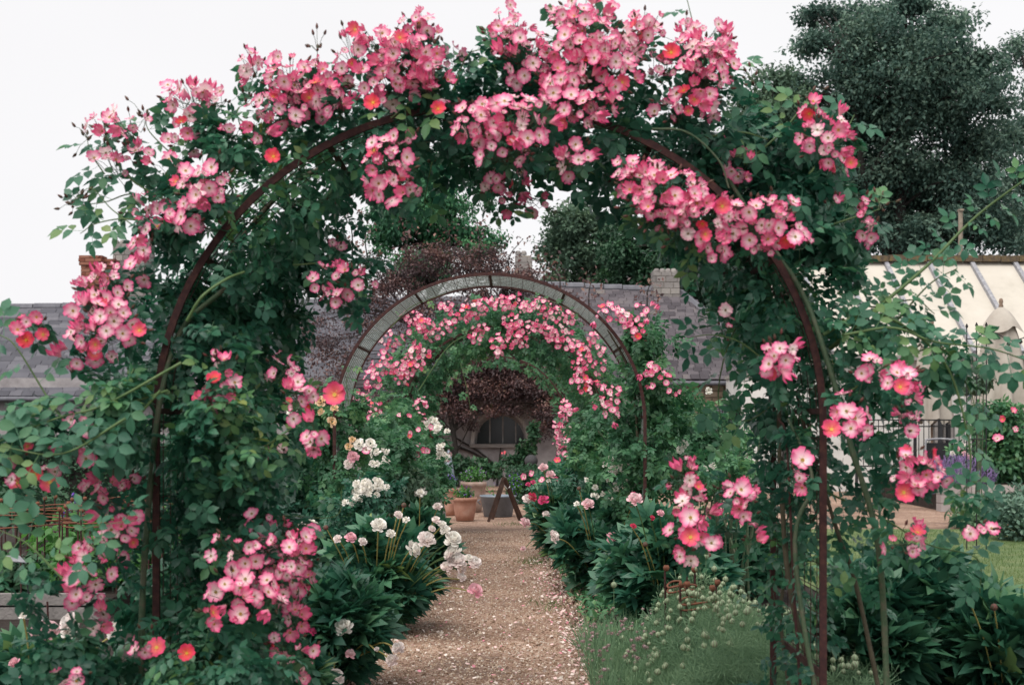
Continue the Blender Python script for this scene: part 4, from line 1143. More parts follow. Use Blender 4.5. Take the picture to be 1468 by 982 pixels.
ring_support(205, 716, 12.6, .42, 'farthest rusty ring support behind the left arch post')
ring_support(238, 748, 11.4, .36, 'rusty ring plant support seen between the left leg canes')
ring_support(978, 838, 7.6, .085, 'small rusty ring support among peony leaves right of the path', 3)
ring_support(1003, 862, 7.4, .11, 'small low rusty ring support among the seed pods', 4)

# ================================================================== court pots
M['terracotta'] = surf('terracotta', [(.25, (.30, .15, .11)), (.5, (.42, .22, .16)), (.75, (.50, .33, .27))], 7, .85, .4, .005, 40)
M['old_pot'] = surf('weathered_pot', [(.25, (.22, .15, .125)), (.5, (.34, .24, .2)), (.75, (.42, .35, .31))], 9, .9, .5, .005, 40)
M['zinc'] = surf('zinc', [(.25, (.15, .18, .22)), (.5, (.22, .26, .31)), (.8, (.32, .35, .38))], 6, .5, .2, .004, 30, metallic=.3)
def pot(px, ptop, pbot, wpx, Y, matn, label, rim=.9, taper=.72, name='terracotta_pot', plant=None, cat='pot'):
    X = (px-CX)/F*Y; h = (pbot-ptop)/F*Y; r = wpx/2/F*Y
    t = thing(name, label, cat, (X, Y, 0))
    a = Acc(); a.lathe([(.0, .0), (r*taper, 0), (r*(taper+.1), h*.25), (r*.92, h*.6), (r*.93, h*.84), (r*1.0, h*.86), (r*1.02, h*.93), (r, h), (r*.9, h), (r*.85, h*.85), (0, h*.84)], (X, Y, .012), 32); a.build('body', M[matn], t, True)
    a = Acc(); a.lathe([(.0, h*.88), (r*.86, h*.88)], (X, Y, .012), 24); a.build('soil', M['soil'], t)
    return X, Y, h, r
pots = [
 pot(666.5, 713, 746, 35, 19.4, 'terracotta', 'front round terracotta pot beside the gravel path end'),
 pot(643, 697, 736, 26, 20.5, 'terracotta', 'dark red terracotta pot at left, half hidden by white roses'),
 pot(679, 689, 732, 37, 21.3, 'old_pot', 'tall weathered terracotta urn with a broad rim at the back', taper=.6)]
X = (714-CX)/F*20.3
tb = thing('zinc_tub', 'grey-blue galvanised tub planted with violet flowers behind the A-frame', 'tub', (X, 20.3, 0))
h = 28/F*20.3+.02; r = 26/F*20.3
a = Acc(); a.lathe([(0, 0), (r*.78, 0), (r*.97, h*.92), (r*1.02, h*.93), (r*1.02, h), (r*.95, h), (r*.92, h*.85), (0, h*.84)], (X, 20.3, .012), 32); a.build('body', M['zinc'], tb, True)
for s_ in (-1, 1):
    a = Acc(); a.tube(smoothpath([(X+s_*r*.98, 20.24, h*.85), (X+s_*r*1.12, 20.26, h*.75), (X+s_*r*.96, 20.28, h*.6)], 5), .008, 6); a.build('handle', M['zinc'], tb)
# A-frame (side on)
af = thing('a_frame_stand', 'dark timber A-frame stand on the gravel before the zinc tub', 'a-frame stand', ((723-CX)/F*19.3, 19.3, 0))
M['dark_wood'] = surf('dark_wood', [(.3, (.03, .018, .014)), (.6, (.075, .04, .03)), (.85, (.15, .10, .08))], 12, .7, .3)
for (p0, q0, p1, q1, Y0, Y1) in ((722, 684, 700, 746, 19.25, 19.2), (722, 685, 745, 745, 19.3, 19.5), (724, 684, 706, 741, 19.75, 19.7), (724, 685, 748, 741, 19.75, 19.9)):
    A, B = at(p0, q0, Y0), at(p1, q1, Y1); B[2] = .006
    a = Acc(); dr = nrm(B-A); sd = nrm(np.cross(dr, [0, 1, 0])); a.obox((A+B)/2, (B-A)/2, sd*.022, (0, .012, 0)); a.build('leg', M['dark_wood'], af)
a = Acc(); A, B = at(712, 714, 19.22), at(714, 712, 19.72); a.obox((A+B)/2, (B-A)/2, (.012, 0, 0), (0, 0, .02)); a.build('cross_rail', M['dark_wood'], af)
a = Acc(); a.tube(smoothpath([at(724, 697, 19.3), at(728, 701, 19.35), at(731, 697, 19.4)], 5), .006, 5); a.build('rope', M['white_flat'], af)
M['sphere_stone'] = surf('dark_stone', [(.3, (.04, .04, .045)), (.7, (.09, .085, .09))], 6, .8, .4)
sb = thing('stone_ball', 'dark stone ball finial above the small hedge at right of the window', 'stone ball', ((761.5-CX)/F*24.9, 24.9, 0))
X = (761.5-CX)/F*24.9; z = z_of(661, 24.9); a = Acc(); rr = .125
a.lathe([(rr*math.sin(q), -rr*math.cos(q)) for q in np.linspace(0, math.pi, 14)], (X, 24.9, z), 20); a.build('ball', M['sphere_stone'], sb, True)
a = Acc(); a.lathe([(.12, 0), (.1, .1), (.07, .2), (.07, z-rr-.03), (.1, z-rr+.01), (0, z-rr+.01)], (X, 24.9, 0), 12); a.build('pedestal', M['sphere_stone'], sb, True)
ob = thing('grey_obelisk', 'slender grey metal cone obelisk over the left pot flowers', 'obelisk', ((643-CX)/F*21, 21, 0))
a = Acc(); a.lathe([(.15, 0), (.13, .3), (.09, .66), (.03, .98), (0, 1.02)], ((643-CX)/F*21, 21, 0), 10); a.build('cone', M['zinc'], ob, True)
# post left of pots
pp = thing('grey_post', 'short grey-purple timber post at the left edge of the path end', 'post', ((632-CX)/F*18.2, 18.2, 0))
a = Acc(); a.tube([at(637, 757, 18.2)*np.array([1,1,0]), at(631, 712, 18.2)], [.05, .04], 8); a.build('shaft', M['paint_grey'], pp, True)
a = Acc(); a.lathe([(.045, 0), (.05, .02), (.0, .04)], at(631, 712, 18.2), 8); a.build('cap', M['paint_grey'], pp, True)
VIO = []
def violets(lab, px, py, rx, ry, Y, n=160, name='potted_flowers', cols=('violet',), grn='veg_leaf'):
    t = thing(name, lab, 'plant', (at(px, py, Y)[0], Y, at(px, py+ry*.9, Y)[2]), 'pot and tub plantings')
    a = Acc(); P, d = ellipsoid(at(px, py, Y), (rx/F*Y, rx/F*Y*.8, ry/F*Y), n*3, .5); leaves(a, P, d, ONE_LO, (.04, .08), up=.8); a.build('foliage', M[grn], t, False, 'stuff')
    for cn in cols:
        a = Acc(); P, d = ellipsoid(at(px, py-ry*.2, Y-.03), (rx/F*Y*1.05, rx/F*Y, ry/F*Y*1.1), n, .3); leaves(a, P, d, ONE_LO, (.02, .035)); a.build('florets', M[cn], t, False, 'stuff')
violets('violet flowers and small leaves in the front round terracotta pot', 665, 706, 14, 8, 19.4, 60)
violets('violet flowers under the grey obelisk in the left pot', 645, 689, 10, 9, 20.5, 110, grn='hedge_leaf')
violets('pale purple and green planting filling the tall weathered urn', 679, 680, 20, 10, 21.3, 90, cols=('lavender',))
violets('tall violet flowers at the right side of the zinc tub', 738, 694, 9, 14, 20.3, 90, cols=('violet',))
violets('fresh green leaves filling the left of the zinc tub', 706, 702, 15, 8, 20.3, 5)
shrub('wall_shrub', 'dark green shrub against the wall under the left of the window', 'shrub', [(680, 668, 22, 12, 27.5, .3, 500), (705, 672, 20, 12, 27.6, .3, 400), (660, 672, 18, 20, 26.5, .4, 400)], 'hedge_leaf', ONE_LO, (.08, .13), 'dark wall shrubs')
shrub('wall_shrub', 'dark green climber running up right of the arched window', 'shrub', [(748, 655, 12, 22, 28.5, .2, 400), (765, 625, 10, 24, 28.6, .2, 300), (735, 660, 18, 8, 28.4, .2, 200)], 'hedge_leaf', ONE_LO, (.08, .13), 'dark wall shrubs', blooms=scat(722, 648, 4, 3, 3, 28.4, [BLM[5]], .055) )

# right garden shrubs
shrub('rose_bush', 'rounded dark green rose bush with a few pink blooms below the large parasol', 'rose bush', [(1440, 640, 55, 60, 22.6, .6, 2600), (1470, 660, 60, 60, 22.8, .6, 1800), (1420, 600, 30, 24, 22.5, .3, 500), (1430, 590, 40, 20, 22.5, .4, 500)], 'rose_leaf_light', ONE_HI, (.07, .12), None, up=.9, blooms=[(1438, 601, 22.0, [BLM[5]], .12), (1430, 629, 21.9, PINKF, .15), (1455, 615, 22, PINKF, .12), (1400, 615, 22, PINKF, .1), (1434, 628, 21.95, PINKF, .12), (1452, 590, 22, PINKF, .12)], base=((1445-CX)/F*22.6, 22.6, .42))
lv = thing('lavender', 'mound of purple lavender above the low stone wall', 'lavender', ((1370-CX)/F*22, 22, .42))
a = Acc(); P, d = ellipsoid(at(1373, 684, 21.9), (56/F*22, .4, 30/F*22), 2600, .4); d2 = nrm(d*.5 + np.array([0, 0, .9]) + rng.normal(size=d.shape)*.3)
V = np.array([(-.06, 0, 0), (.06, 0, 0), (.03, 1, 0), (-.03, 1, 0)]); T = np.array([(0, 1, 2), (0, 2, 3)])
a.batch(V, T, P, frames(d2, nrm(rng.normal(size=(len(P), 3)))), rng.uniform(.05, .09, len(P))); a.build('flower_spikes', M['lavender'], lv, False, 'stuff')
a = Acc(); P, d = ellipsoid(at(1378, 702, 22.1), (46/F*22, .35, 20/F*22), 900, .5); leaves(a, P, d, ONE_LO, (.06, .1)); a.build('foliage', M['silver_leaf'], lv, False, 'stuff')
shrub('pale_rose_bush', 'small bush of pale pink roses growing above the lavender', 'rose bush', [(1372, 652, 16, 16, 22.4, .2, 260)], 'rose_leaf_light', ONE_HI, (.06, .1), blooms=[(1366, 650, 22.1, PWM, .12), (1372, 643, 22.1, PPM, .12), (1383, 650, 22.1, PPM, .11), (1380, 638, 22.1, PWM, .10), (1390, 655, 22.1, PPM, .1)], base=((1372-CX)/F*22.4, 22.4, .42))
shrub('sage_bush', 'silvery green bush at the right picture edge below the stone wall', 'shrub', [(1458, 745, 42, 34, 16.2, .4, 1500), (1478, 720, 40, 30, 16.6, .4, 800)], 'silver_leaf', ONE_LO, (.05, .09), 'silvery shrubs', droop=-.4)
shrub('sage_bush', 'darker grey-green bush between the lawn and the wall end', 'shrub', [(1395, 745, 32, 30, 18, .4, 1100), (1425, 735, 25, 25, 18.2, .3, 500)], 'feather_leaf', ONE_LO, (.05, .09), 'silvery shrubs', droop=-.3, toneadd=-.3)
shrub('garden_tree', 'small leafy tree with pale leaves beside the parasol', 'tree', [(1400, 545, 25, 22, 21, .3, 300)], 'mid_leaf', ONE_HI, (.08, .13), base=((1405-CX)/F*21, 21, 0))

# ================================================================== arches
def arch_pts(cx, Y, a_=1.25, b_=1.19, z0=0.0, n=48, shrink=0):
    P = [(cx-a_+shrink, Y, z0), (cx-a_+shrink, Y, .5), (cx-a_+shrink, Y, 1.0)]
    for i in range(n+1):
        q = math.pi - math.pi*i/n; P.append((cx+(a_-shrink)*math.cos(q), Y, EYE+(b_-shrink)*math.sin(q)))
    P += [(cx+a_-shrink, Y, 1.0), (cx+a_-shrink, Y, .5), (cx+a_-shrink, Y, z0)]
    return P
def rose_arch(cx, Y, label, depth=.95, fine=True, wr=.0011):
    t = thing('rose_arch', label, 'garden arch', (cx, Y+depth/2, 0), 'rusty iron rose arches over the path')
    for yy in (Y, Y+depth):
        a = Acc(); a.strip(arch_pts(cx, yy), .026, .016); a.build('hoop', M['rust'], t)
    for ang in (2, 31, 61, 90, 119, 149, 178):
        q = R(ang); x, z = cx+1.25*math.cos(q), EYE+1.19*math.sin(q); tg = nrm(np.array([-1.25*math.sin(q), 0, 1.19*math.cos(q)]))
        a = Acc(); a.obox((x, Y+depth/2, z), (0, depth/2-.01, 0), tg*.011, np.cross(tg, [0, 1, 0])*.004); a.build('cross_bar', M['rust'], t)
    for sx in (-1, 1):
        for z in (.5,):
            a = Acc(); a.box((cx+sx*1.25-.004, Y+.009, z-.016), (cx+sx*1.25+.004, Y+depth-.009, z+.016)); a.build('base_bar', M['rust'], t)
    m1 = Acc()
    P = np.array(arch_pts(cx, 0, n=60)[1:-1])
    seg = np.cumsum(np.r_[0, np.linalg.norm(np.diff(P, axis=0), axis=1)])
    L = seg[-1]
    for s_ in np.arange(0, L, .095):
        x, z = np.interp(s_, seg, P[:, 0]), np.interp(s_, seg, P[:, 2]); m1.tube([(x, Y, z), (x, Y+depth, z)], .0022, 3)
    for yy in np.linspace(Y+.1, Y+depth-.1, 8):
        m1.tube(P + np.array([0, yy, 0]), .002, 3)
    m1.build('mesh_wires', M['rust'], t, False, 'stuff')
    if fine:
        m2 = Acc(); P2 = P.copy()
        for s_ in np.arange(0, L, .024):
            x, z = np.interp(s_, seg, P[:, 0]), np.interp(s_, seg, P[:, 2]); m2.tube([(x, Y+.01, z+.004), (x, Y+depth-.01, z+.004)], wr, 3)
        for yy in np.linspace(Y+.02, Y+depth-.02, 34): m2.tube(P2 + np.array([0, yy, .004]), wr, 3)
        m2.build('wire_netting', M['wire'], t, False, 'stuff')
    return t
A1 = (702-CX)/F*4.97; A2 = (702-CX)/F*10.67; A3 = (720-CX)/F*16.4; A4 = (712-CX)/F*24.0
rose_arch(A1, 4.97, 'nearest rusty iron arch, smothered in pink roses, framing the picture', fine=False)
rose_arch(A2, 10.67, 'second rusty arch with its left half bare, wire netting exposed')
rose_arch(A3, 16.4, 'third arch, almost hidden under small pink rose clusters', fine=False)
rose_arch(A4, 24.0, 'farthest thin arch in front of the arched window', fine=False)

# ------------------------------------------------------------------ roses on the arches
def tunnel(plant, cx, Y, depth, n, side, tout, tin, dens, size=(.088, .135), a_=1.25, b_=1.19, y_over=.12, **kw):
    """leaves grown through the netting. tout/tin/dens: lists over s where s=0 at left foot, 1 left spring, 2 crown, 3 right spring, 4 right foot"""
    ss = [0, .5, 1, 1.33, 1.67, 2, 2.33, 2.67, 3, 3.5, 4]
    lo, hi = (0, 2.08) if side < 0 else (1.92, 4)
    S_ = rng.uniform(lo, hi, n*3); dn = np.interp(S_, ss, dens); dn = dn/max(dens)
    S_ = S_[rng.uniform(size=len(S_)) < dn][:n]; m = len(S_)
    to, ti = np.interp(S_, ss, tout), np.interp(S_, ss, tin)
    off = np.where(rng.uniform(size=m) < to/(to+ti), 1, -1)*rng.uniform(0, 1, m)**.9; off = np.where(off > 0, off*to, off*ti)
    q = np.pi - np.clip(S_-1, 0, 2)/2*np.pi
    cx_, sz_ = np.cos(q), np.sin(q)
    x = cx + (a_+off)*cx_; z = EYE + (b_+off)*sz_
    z = np.where(S_ < 1, EYE*S_, np.where(S_ > 3, EYE*(4-S_), z))
    y = Y + rng.uniform(-y_over, depth+y_over, m)
    P = np.stack([x, y, z], 1); out = np.stack([cx_*np.sign(off+.02), rng.uniform(-1, .2, m)*.6, sz_*np.sign(off+.05)], 1)
    plant.leaves(P, nrm(out), size, **kw)

rL = thing('climbing_rose', 'pink climbing rose on the left leg of the nearest arch, reaching the crown', 'climbing rose', (A1-1.35, 5.3, 0), 'pink climbing roses on the arches')
rR = thing('climbing_rose', 'pink climbing rose on the right leg of the nearest arch, long shoots to the right', 'climbing rose', (A1+1.4, 5.4, 0), 'pink climbing roses on the arches')
pL = Plant(rL, 'rose_leaf', CH, LM, bloomname='rose_bloom'); pR = Plant(rR, 'rose_leaf', CH, LM, bloomname='rose_bloom')
#            foot .5  spring 1.33 1.67 crown 2.33 2.67 spring 3.5 foot
tunnel(pL, A1, 4.97, .95, 3000, -1, [.15,.16,.20,.28,.24,.16,.2,.3,.3,.2,.2], [.30,.32,.35,.24,.10,.09,.1,.14,.2,.1,.1], [.7,.8,1,1.1,1.1,1.1,.9,.9,.9,.6,.4], y_over=.1)
tunnel(pR, A1, 4.97, .95, 1900, 1, [.30,.40,.45,.34,.24,.16,.2,.28,.20,.12,.12], [.35,.35,.35,.24,.10,.09,.1,.14,.12,.10,.08], [.8,1,1,1,.9,.9,1,.85,.34,.13,.04], y_over=.1)
# left leg masses (px, py, rx, ry, Y, dY, n)
for b_ in ((300, 480, 90, 90, 5.3, .35, 210), (330, 640, 80, 90, 4.85, .3, 240), (255, 410, 36, 50, 5.1, .2, 46), (150, 570, 70, 45, 4.7, .2, 80), (60, 600, 60, 45, 4.6, .2, 60),
           (170, 625, 80, 36, 4.7, .2, 70), (360, 420, 70, 90, 5.6, .3, 150), (400, 480, 50, 80, 5.8, .25, 90), (410, 380, 60, 60, 5.9, .25, 80), (340, 760, 80, 60, 5.1, .3, 150), (300, 910, 100, 70, 4.9, .35, 200),
           (380, 860, 50, 90, 5.4, .3, 120), (60, 950, 90, 36, 4.5, .2, 70), (170, 940, 70, 46, 4.8, .3, 90), (235, 740, 26, 60, 5.1, .2, 36), (190, 860, 36, 40, 5.0, .2, 28),
           (20, 850, 30, 50, 4.3, .15, 14), (275, 300, 36, 36, 5.0, .25, 46), (230, 320, 40, 22, 5.0, .2, 10), (330, 210, 50, 30, 5.0, .2, 60), (395, 620, 46, 56, 5.3, .3, 80), (330, 960, 120, 30, 4.5, .2, 80), (500, 385, 40, 28, 5.3, .15, 26),
           (440, 340, 46, 56, 5.8, .2, 60), (300, 800, 100, 110, 5.6, .3, 150)):
    pL.blob(*b_[:6], b_[6])
for b_ in ((1110, 440, 45, 80, 5.4, .3, 150), (1095, 550, 26, 50, 5.6, .2, 26), (1160, 300, 60, 60, 5.3, .3, 160), (1200, 350, 45, 50, 5.3, .3, 100), (1130, 230, 60, 50, 5.4, .3, 110), (1080, 180, 40, 40, 5.4, .2, 50),
           (1170, 460, 40, 50, 5.2, .3, 50), (1140, 630, 36, 50, 5.3, .3, 34), (1200, 560, 50, 40, 5.2, .25, 26), (1280, 560, 46, 36, 5.1, .25, 26), (1270, 470, 60, 30, 5.2, .2, 30), (1330, 530, 50, 30, 5.1, .2, 26), (1180, 740, 30, 60, 5.0, .2, 16), (1100, 700, 36, 40, 5.5, .2, 20),
           (1250, 720, 30, 50, 5.2, .2, 12), (1110, 790, 30, 50, 5.6, .2, 8), (1190, 240, 40, 50, 5.3, .25, 50), (1230, 330, 30, 50, 5.2, .2, 34), (1020, 200, 50, 40, 5.3, .2, 70), (1060, 300, 40, 50, 5.6, .3, 100), (1290, 660, 36, 50, 5.2, .2, 14),
           (1070, 400, 22, 60, 5.7, .2, 50), (1230, 620, 36, 40, 5.3, .2, 14), (1385, 710, 18, 26, 4.9, .1, 12), (1380, 500, 40, 25, 5.0, .15, 12), (1240, 850, 30, 70, 5.6, .2, 8)):
    pR.blob(*b_[:6], b_[6])
for (px, py, rx, ry, n, dy) in (
    (148,185,26,20,6,0),(182,182,26,22,8,0),(160,240,30,24,5,.05),(196,218,18,14,4,0),(270,138,36,16,13,0),(310,140,20,12,5,0),(262,190,26,26,9,.05),(290,270,40,42,24,-.12),(268,312,30,22,10,-.1),(205,300,24,18,5,0),
    (360,92,17,17,7,0),(410,110,32,28,16,0),(440,140,50,34,24,0),(395,160,36,26,12,0),(485,152,20,18,7,-.05),(460,125,26,30,10,0),
    (505,80,24,36,14,0),(553,62,36,22,16,0),(600,38,26,18,10,0),(590,92,42,40,34,-.08),(560,122,48,24,16,-.05),(615,120,26,28,11,-.1),(648,78,16,20,5,.1),
    (725,45,26,34,16,0),(748,80,30,34,18,-.05),(742,48,18,30,8,0),(690,178,36,32,22,-.25),(742,180,46,42,36,-.28),(720,214,42,22,14,-.25),(735,262,36,34,13,.25),(765,280,20,24,5,.3),(705,258,14,20,4,.2),
    (555,238,34,32,22,-.2),(568,268,26,22,10,-.2),(585,200,22,10,4,-.1),(150,420,38,34,16,-.2),(152,468,50,40,32,-.28),(110,510,28,22,9,-.25),(160,400,34,20,8,-.1),(45,460,14,10,4,-.4),
    (318,548,26,32,9,-.2),(312,515,14,12,3,-.1),(300,575,22,12,5,-.2),(405,528,22,26,7,.1),(428,572,24,26,11,-.1),(450,625,12,24,6,-.2),(20,690,10,6,1,-.5),(150,700,28,18,7,-.2),(165,738,24,14,5,-.2),(120,655,26,14,5,-.3),(15,655,18,12,3,-.4),(70,670,16,10,3,-.4),
    (172,765,22,18,6,-.2),(128,820,30,30,15,-.35),(180,790,16,20,4,-.1),(140,880,16,34,8,-.3),(205,920,18,16,4,-.4),(340,790,40,24,10,-.3),(330,850,34,28,9,-.35),(402,826,38,34,22,-.1),(432,800,20,40,17,0),(398,770,24,22,8,0),(425,872,14,40,14,0),
    (350,880,12,10,2,-.35),(375,745,16,16,5,-.1),(415,790,26,40,16,-.2),(300,880,20,14,4,-.4),(385,850,24,30,10,-.3),(110,850,14,18,5,-.4),(150,780,16,16,5,-.3),(120,610,20,10,3,-.4),(405,925,24,20,7,-.1),(100,968,26,10,4,-.5),(505,400,30,22,10,.1),(458,405,9,20,4,.1),(490,425,24,12,6,.1),(395,645,14,10,2,0),(205,350,12,12,3,-.1),(200,385,18,12,4,-.1),(220,330,20,16,4,0),(480,350,10,6,2,.3),(435,940,18,30,5,-.1),(185,690,20,10,4,-.1),(30,470,14,12,3,-.4),(235,240,18,14,3,0),(240,300,14,10,3,0),(330,190,14,10,2,0),(375,190,16,14,4,-.05)):
    pL.cluster(px, py, rx, ry, n, 4.92+dy)
for (px, py, rx, ry, n, dy) in (
    (800,30,18,14,5,.05),(838,14,34,20,14,0),(838,60,58,42,46,-.05),(872,98,42,42,34,-.1),(805,122,34,36,18,-.1),(925,42,22,20,9,0),(905,62,26,28,11,0),(832,152,30,30,13,-.15),(862,152,28,20,9,-.15),(785,95,20,26,9,0),
    (824,226,26,22,12,-.1),(1000,66,40,30,20,0),(1012,110,36,42,32,-.05),(985,150,42,26,16,0),(1035,85,12,28,7,0),(960,92,12,22,5,.1),(985,42,14,14,4,0),(918,252,32,24,16,-.25),(955,285,56,42,40,-.28),(1005,320,48,44,32,-.3),(1080,322,50,34,24,-.25),(1120,330,26,22,9,-.25),(1025,356,20,18,6,-.28),
    (1060,240,24,24,8,.1),(1045,215,16,12,4,.2),(1162,162,16,20,6,0),(1186,198,34,34,22,-.1),(1205,228,14,22,6,-.1),(1240,312,10,28,7,0),(1252,330,10,14,3,0),(1120,508,20,26,12,-.2),(1108,522,16,16,5,-.2),(1244,528,26,14,6,-.3),(1292,545,30,16,11,-.3),(1300,570,16,22,6,-.3),
    (1216,596,20,26,9,-.35),(1316,675,32,26,20,-.35),(1303,655,18,12,4,-.35),(1300,705,14,14,4,-.35),(1298,776,30,20,10,-.3),(1407,762,18,8,5,-.3),(1300,605,16,14,4,-.3),(984,690,22,30,12,.0),(990,730,26,28,11,0),(986,765,22,24,9,0),(982,798,12,10,3,0),(1062,712,22,22,9,-.1),(1075,735,12,20,4,-.1),
    (1040,470,8,26,4,.2),(1020,780,10,8,2,.1),(1080,770,12,10,2,-.1),(1145,690,8,16,3,-.1),(1045,700,14,6,3,.1),(1150,345,14,10,4,-.1),(1195,290,12,8,2,0),(1115,290,20,12,5,-.2),(1240,620,10,10,2,-.1),(940,95,16,20,5,.1)):
    pR.cluster(px, py, rx, ry, n, 4.92+dy)
for (px, py, k, sz) in ((392,225,6,.055),(535,148,6,.06),(628,157,6,.052),(480,566,5,.085),(268,936,6,.06),(225,928,5,.075),(25,692,5,.06),(50,680,6,.065),(72,691,5,.075),(38,488,6,.06),(62,480,5,.05),(200,474,5,.055),(345,880,0,.075),(310,848,4,.075),(352,830,3,.07),(40,640,5,.05)):
    pL.single(px, py, 4.55, k, sz)
for (px, py, k, sz) in ((1035,296,5,.062),(1150,660,0,.085),(1192,616,5,.07),(1295,706,5,.075),(1316,700,0,.06),(1290,555,5,.06),(1213,590,4,.07),(962,76,6,.06),(1225,600,1,.075),(990,742,0,.075),(1062,702,0,.07),(990,770,5,.07),(1020,778,3,.06),(1140,340,3,.06)):
    pR.single(px, py, 4.52, k, sz)
# canes
pL.canes([at(205, 1010, 4.9)*[1,1,0]+[0,0,0], at(203, 900, 4.9), at(215, 700, 4.9), at(232, 560, 4.95), at(262, 470, 5.0), at(325, 412, 4.9)], .013, .009)
pL.canes([(A1-1.1, 5.5, 0), at(330, 700, 5.5), at(300, 450, 5.6), at(400, 280, 5.6), at(560, 200, 5.5)], .016, .008, 'old_cane')
pL.canes([(A1-1.2, 5.7, 0), at(300, 800, 5.7), at(350, 500, 5.8), at(450, 300, 5.8), at(620, 230, 5.8), at(720, 240, 5.7)], .014, .006, 'old_cane')
pL.canes([at(268, 460, 4.75), at(290, 425, 4.72), at(325, 400, 4.75), at(350, 390, 4.85)], .006, .004, 'shoot')
pL.canes([at(240, 560, 4.7), at(190, 575, 4.6), at(140, 580, 4.6)], .005, .004, 'shoot')
pR.canes([at(1275, 1010, 5.0)*[1,1,0], at(1268, 900, 5.0), at(1255, 760, 4.9), at(1220, 640, 4.88), at(1190, 530, 4.9), at(1150, 420, 4.95), at(1090, 330, 5.0), at(1040, 250, 5.0)], .0125, .008)
pR.canes([at(1220, 1010, 5.3)*[1,1,0], at(1140, 880, 5.3), at(1120, 700, 5.4), at(1110, 500, 5.5), at(1060, 340, 5.5), at(940, 250, 5.4)], .012, .007, 'old_cane')
pR.canes([at(1200, 1010, 4.9)*[1,1,0], at(1140, 800, 4.95), at(1165, 690, 4.98), at(1130, 600, 5.1)], .010, .006, 'cane')
pR.canes([at(1290, 1010, 5.2)*[1,1,0], at(1230, 850, 5.2), at(1200, 760, 5.2), at(1150, 600, 5.3)], .010, .007, 'old_cane')
pR.canes([at(1150, 1010, 5.6)*[1,1,0], at(1120, 860, 5.6), at(1180, 700, 5.5), at(1140, 560, 5.5)], .008, .006, 'old_cane')
pR.canes([at(1160, 1010, 5.1)*[1,1,0], at(1140, 880, 5.1), at(1128, 640, 5.1), at(1116, 600, 5.1)], .006, .004, 'rust')
pR.canes([at(930, 185, 4.9), at(985, 190, 4.85), at(1030, 230, 4.85), at(1045, 270, 4.85)], .005, .003, 'cane')
# long free shoots (name: shoot)
SH = lambda pl_, pts, Y, **k: pl_.spray([at(p[0], p[1], Y + (p[2] if len(p) > 2 else 0)) for p in pts], **k)
SH(pR, [(1190, 500, .2), (1260, 440), (1330, 380), (1400, 310), (1480, 250, -.1)], 5.0, r0=.009, n=30, size=(.09, .14))
SH(pR, [(1210, 560), (1270, 480), (1330, 410), (1372, 385)], 5.1, r0=.006, n=10, size=(.10, .15))
SH(pR, [(1180, 480), (1240, 450), (1300, 470), (1360, 530), (1390, 640), (1388, 700)], 4.95, r0=.008, n=18)
SH(pR, [(1210, 480), (1280, 470), (1340, 490), (1420, 500), (1480, 520)], 4.9, r0=.006, n=16)
SH(pR, [(1200, 420), (1250, 440), (1310, 430), (1340, 450)], 5.1, r0=.005, n=9)
SH(pR, [(1220, 560), (1280, 520), (1350, 500), (1390, 560), (1400, 600)], 5.0, r0=.005, n=12)
SH(pR, [(1100, 520), (1060, 490), (1020, 480), (985, 485)], 5.1, r0=.004, n=7, tone=.35)
SH(pR, [(1090, 420, .3), (1050, 480), (1030, 560), (1040, 640)], 5.5, r0=.005, n=10)
SH(pR, [(1130, 560, .2), (1080, 600), (1050, 600)], 5.4, r0=.004, n=6)
SH(pR, [(1150, 690), (1260, 740), (1330, 780), (1400, 800), (1405, 850)], 5.1, r0=.005, n=12)
SH(pR, [(1050, 250), (1120, 190), (1160, 140)], 5.1, r0=.006, n=8, tipbuds=True)
SH(pR, [(1160, 250), (1210, 190), (1225, 165)], 5.1, r0=.005, n=7)
SH(pR, [(1170, 330), (1230, 310), (1262, 300)], 5.0, r0=.005, n=7, tipbuds=True)
SH(pR, [(1000, 120), (1060, 100), (1080, 120)], 5.1, r0=.005, n=5, tipbuds=True)
SH(pR, [(880, 60), (930, 120), (970, 150)], 5.1, r0=.004, n=6)
SH(pR, [(1000, 200), (1060, 190), (1100, 200)], 5.0, r0=.006, n=7)
SH(pR, [(790, 230), (830, 240), (870, 262), (885, 290)], 5.7, r0=.006, n=6, size=(.15, .2), tone=.05)
SH(pR, [(860, 30), (850, -10), (840, -40)], 5.0, r0=.004, n=3)
SH(pR, [(1000, 60), (990, 20), (980, -20)], 5.0, r0=.003, n=1)
SH(pL, [(300, 330), (240, 290), (180, 250), (150, 190)], 5.0, r0=.006, n=9, tipbuds=True)
SH(pL, [(290, 260), (250, 225), (215, 190), (208, 170)], 5.0, r0=.004, n=5, tipbuds=True)
SH(pL, [(270, 330), (200, 280), (150, 290), (110, 295)], 5.0, r0=.004, n=6, tipbuds=True)
SH(pL, [(250, 340), (190, 315), (140, 320), (115, 335)], 4.95, r0=.004, n=6)
SH(pL, [(200, 330), (160, 300), (130, 270), (105, 290)], 4.95, r0=.003, n=3, tipbuds=True)
SH(pL, [(150, 250), (130, 220), (125, 200)], 5.0, r0=.003, n=3, tipbuds=True)
SH(pL, [(460, 160), (452, 110), (455, 75)], 5.0, r0=.003, n=2, tipbuds=True)
SH(pL, [(350, 200), (340, 160), (352, 150)], 5.0, r0=.003, n=3, tipbuds=True)
SH(pL, [(650, 130), (670, 80), (700, 70)], 5.0, r0=.004, n=6)
SH(pL, [(640, 150), (600, 140), (560, 170)], 4.85, r0=.004, n=6, tone=.8)
SH(pL, [(230, 560), (150, 640), (90, 600), (25, 500), (0, 480)], 4.6, r0=.0055, n=12)
SH(pL, [(260, 520), (150, 580), (80, 600), (-20, 640)], 4.5, r0=.0055, n=12)
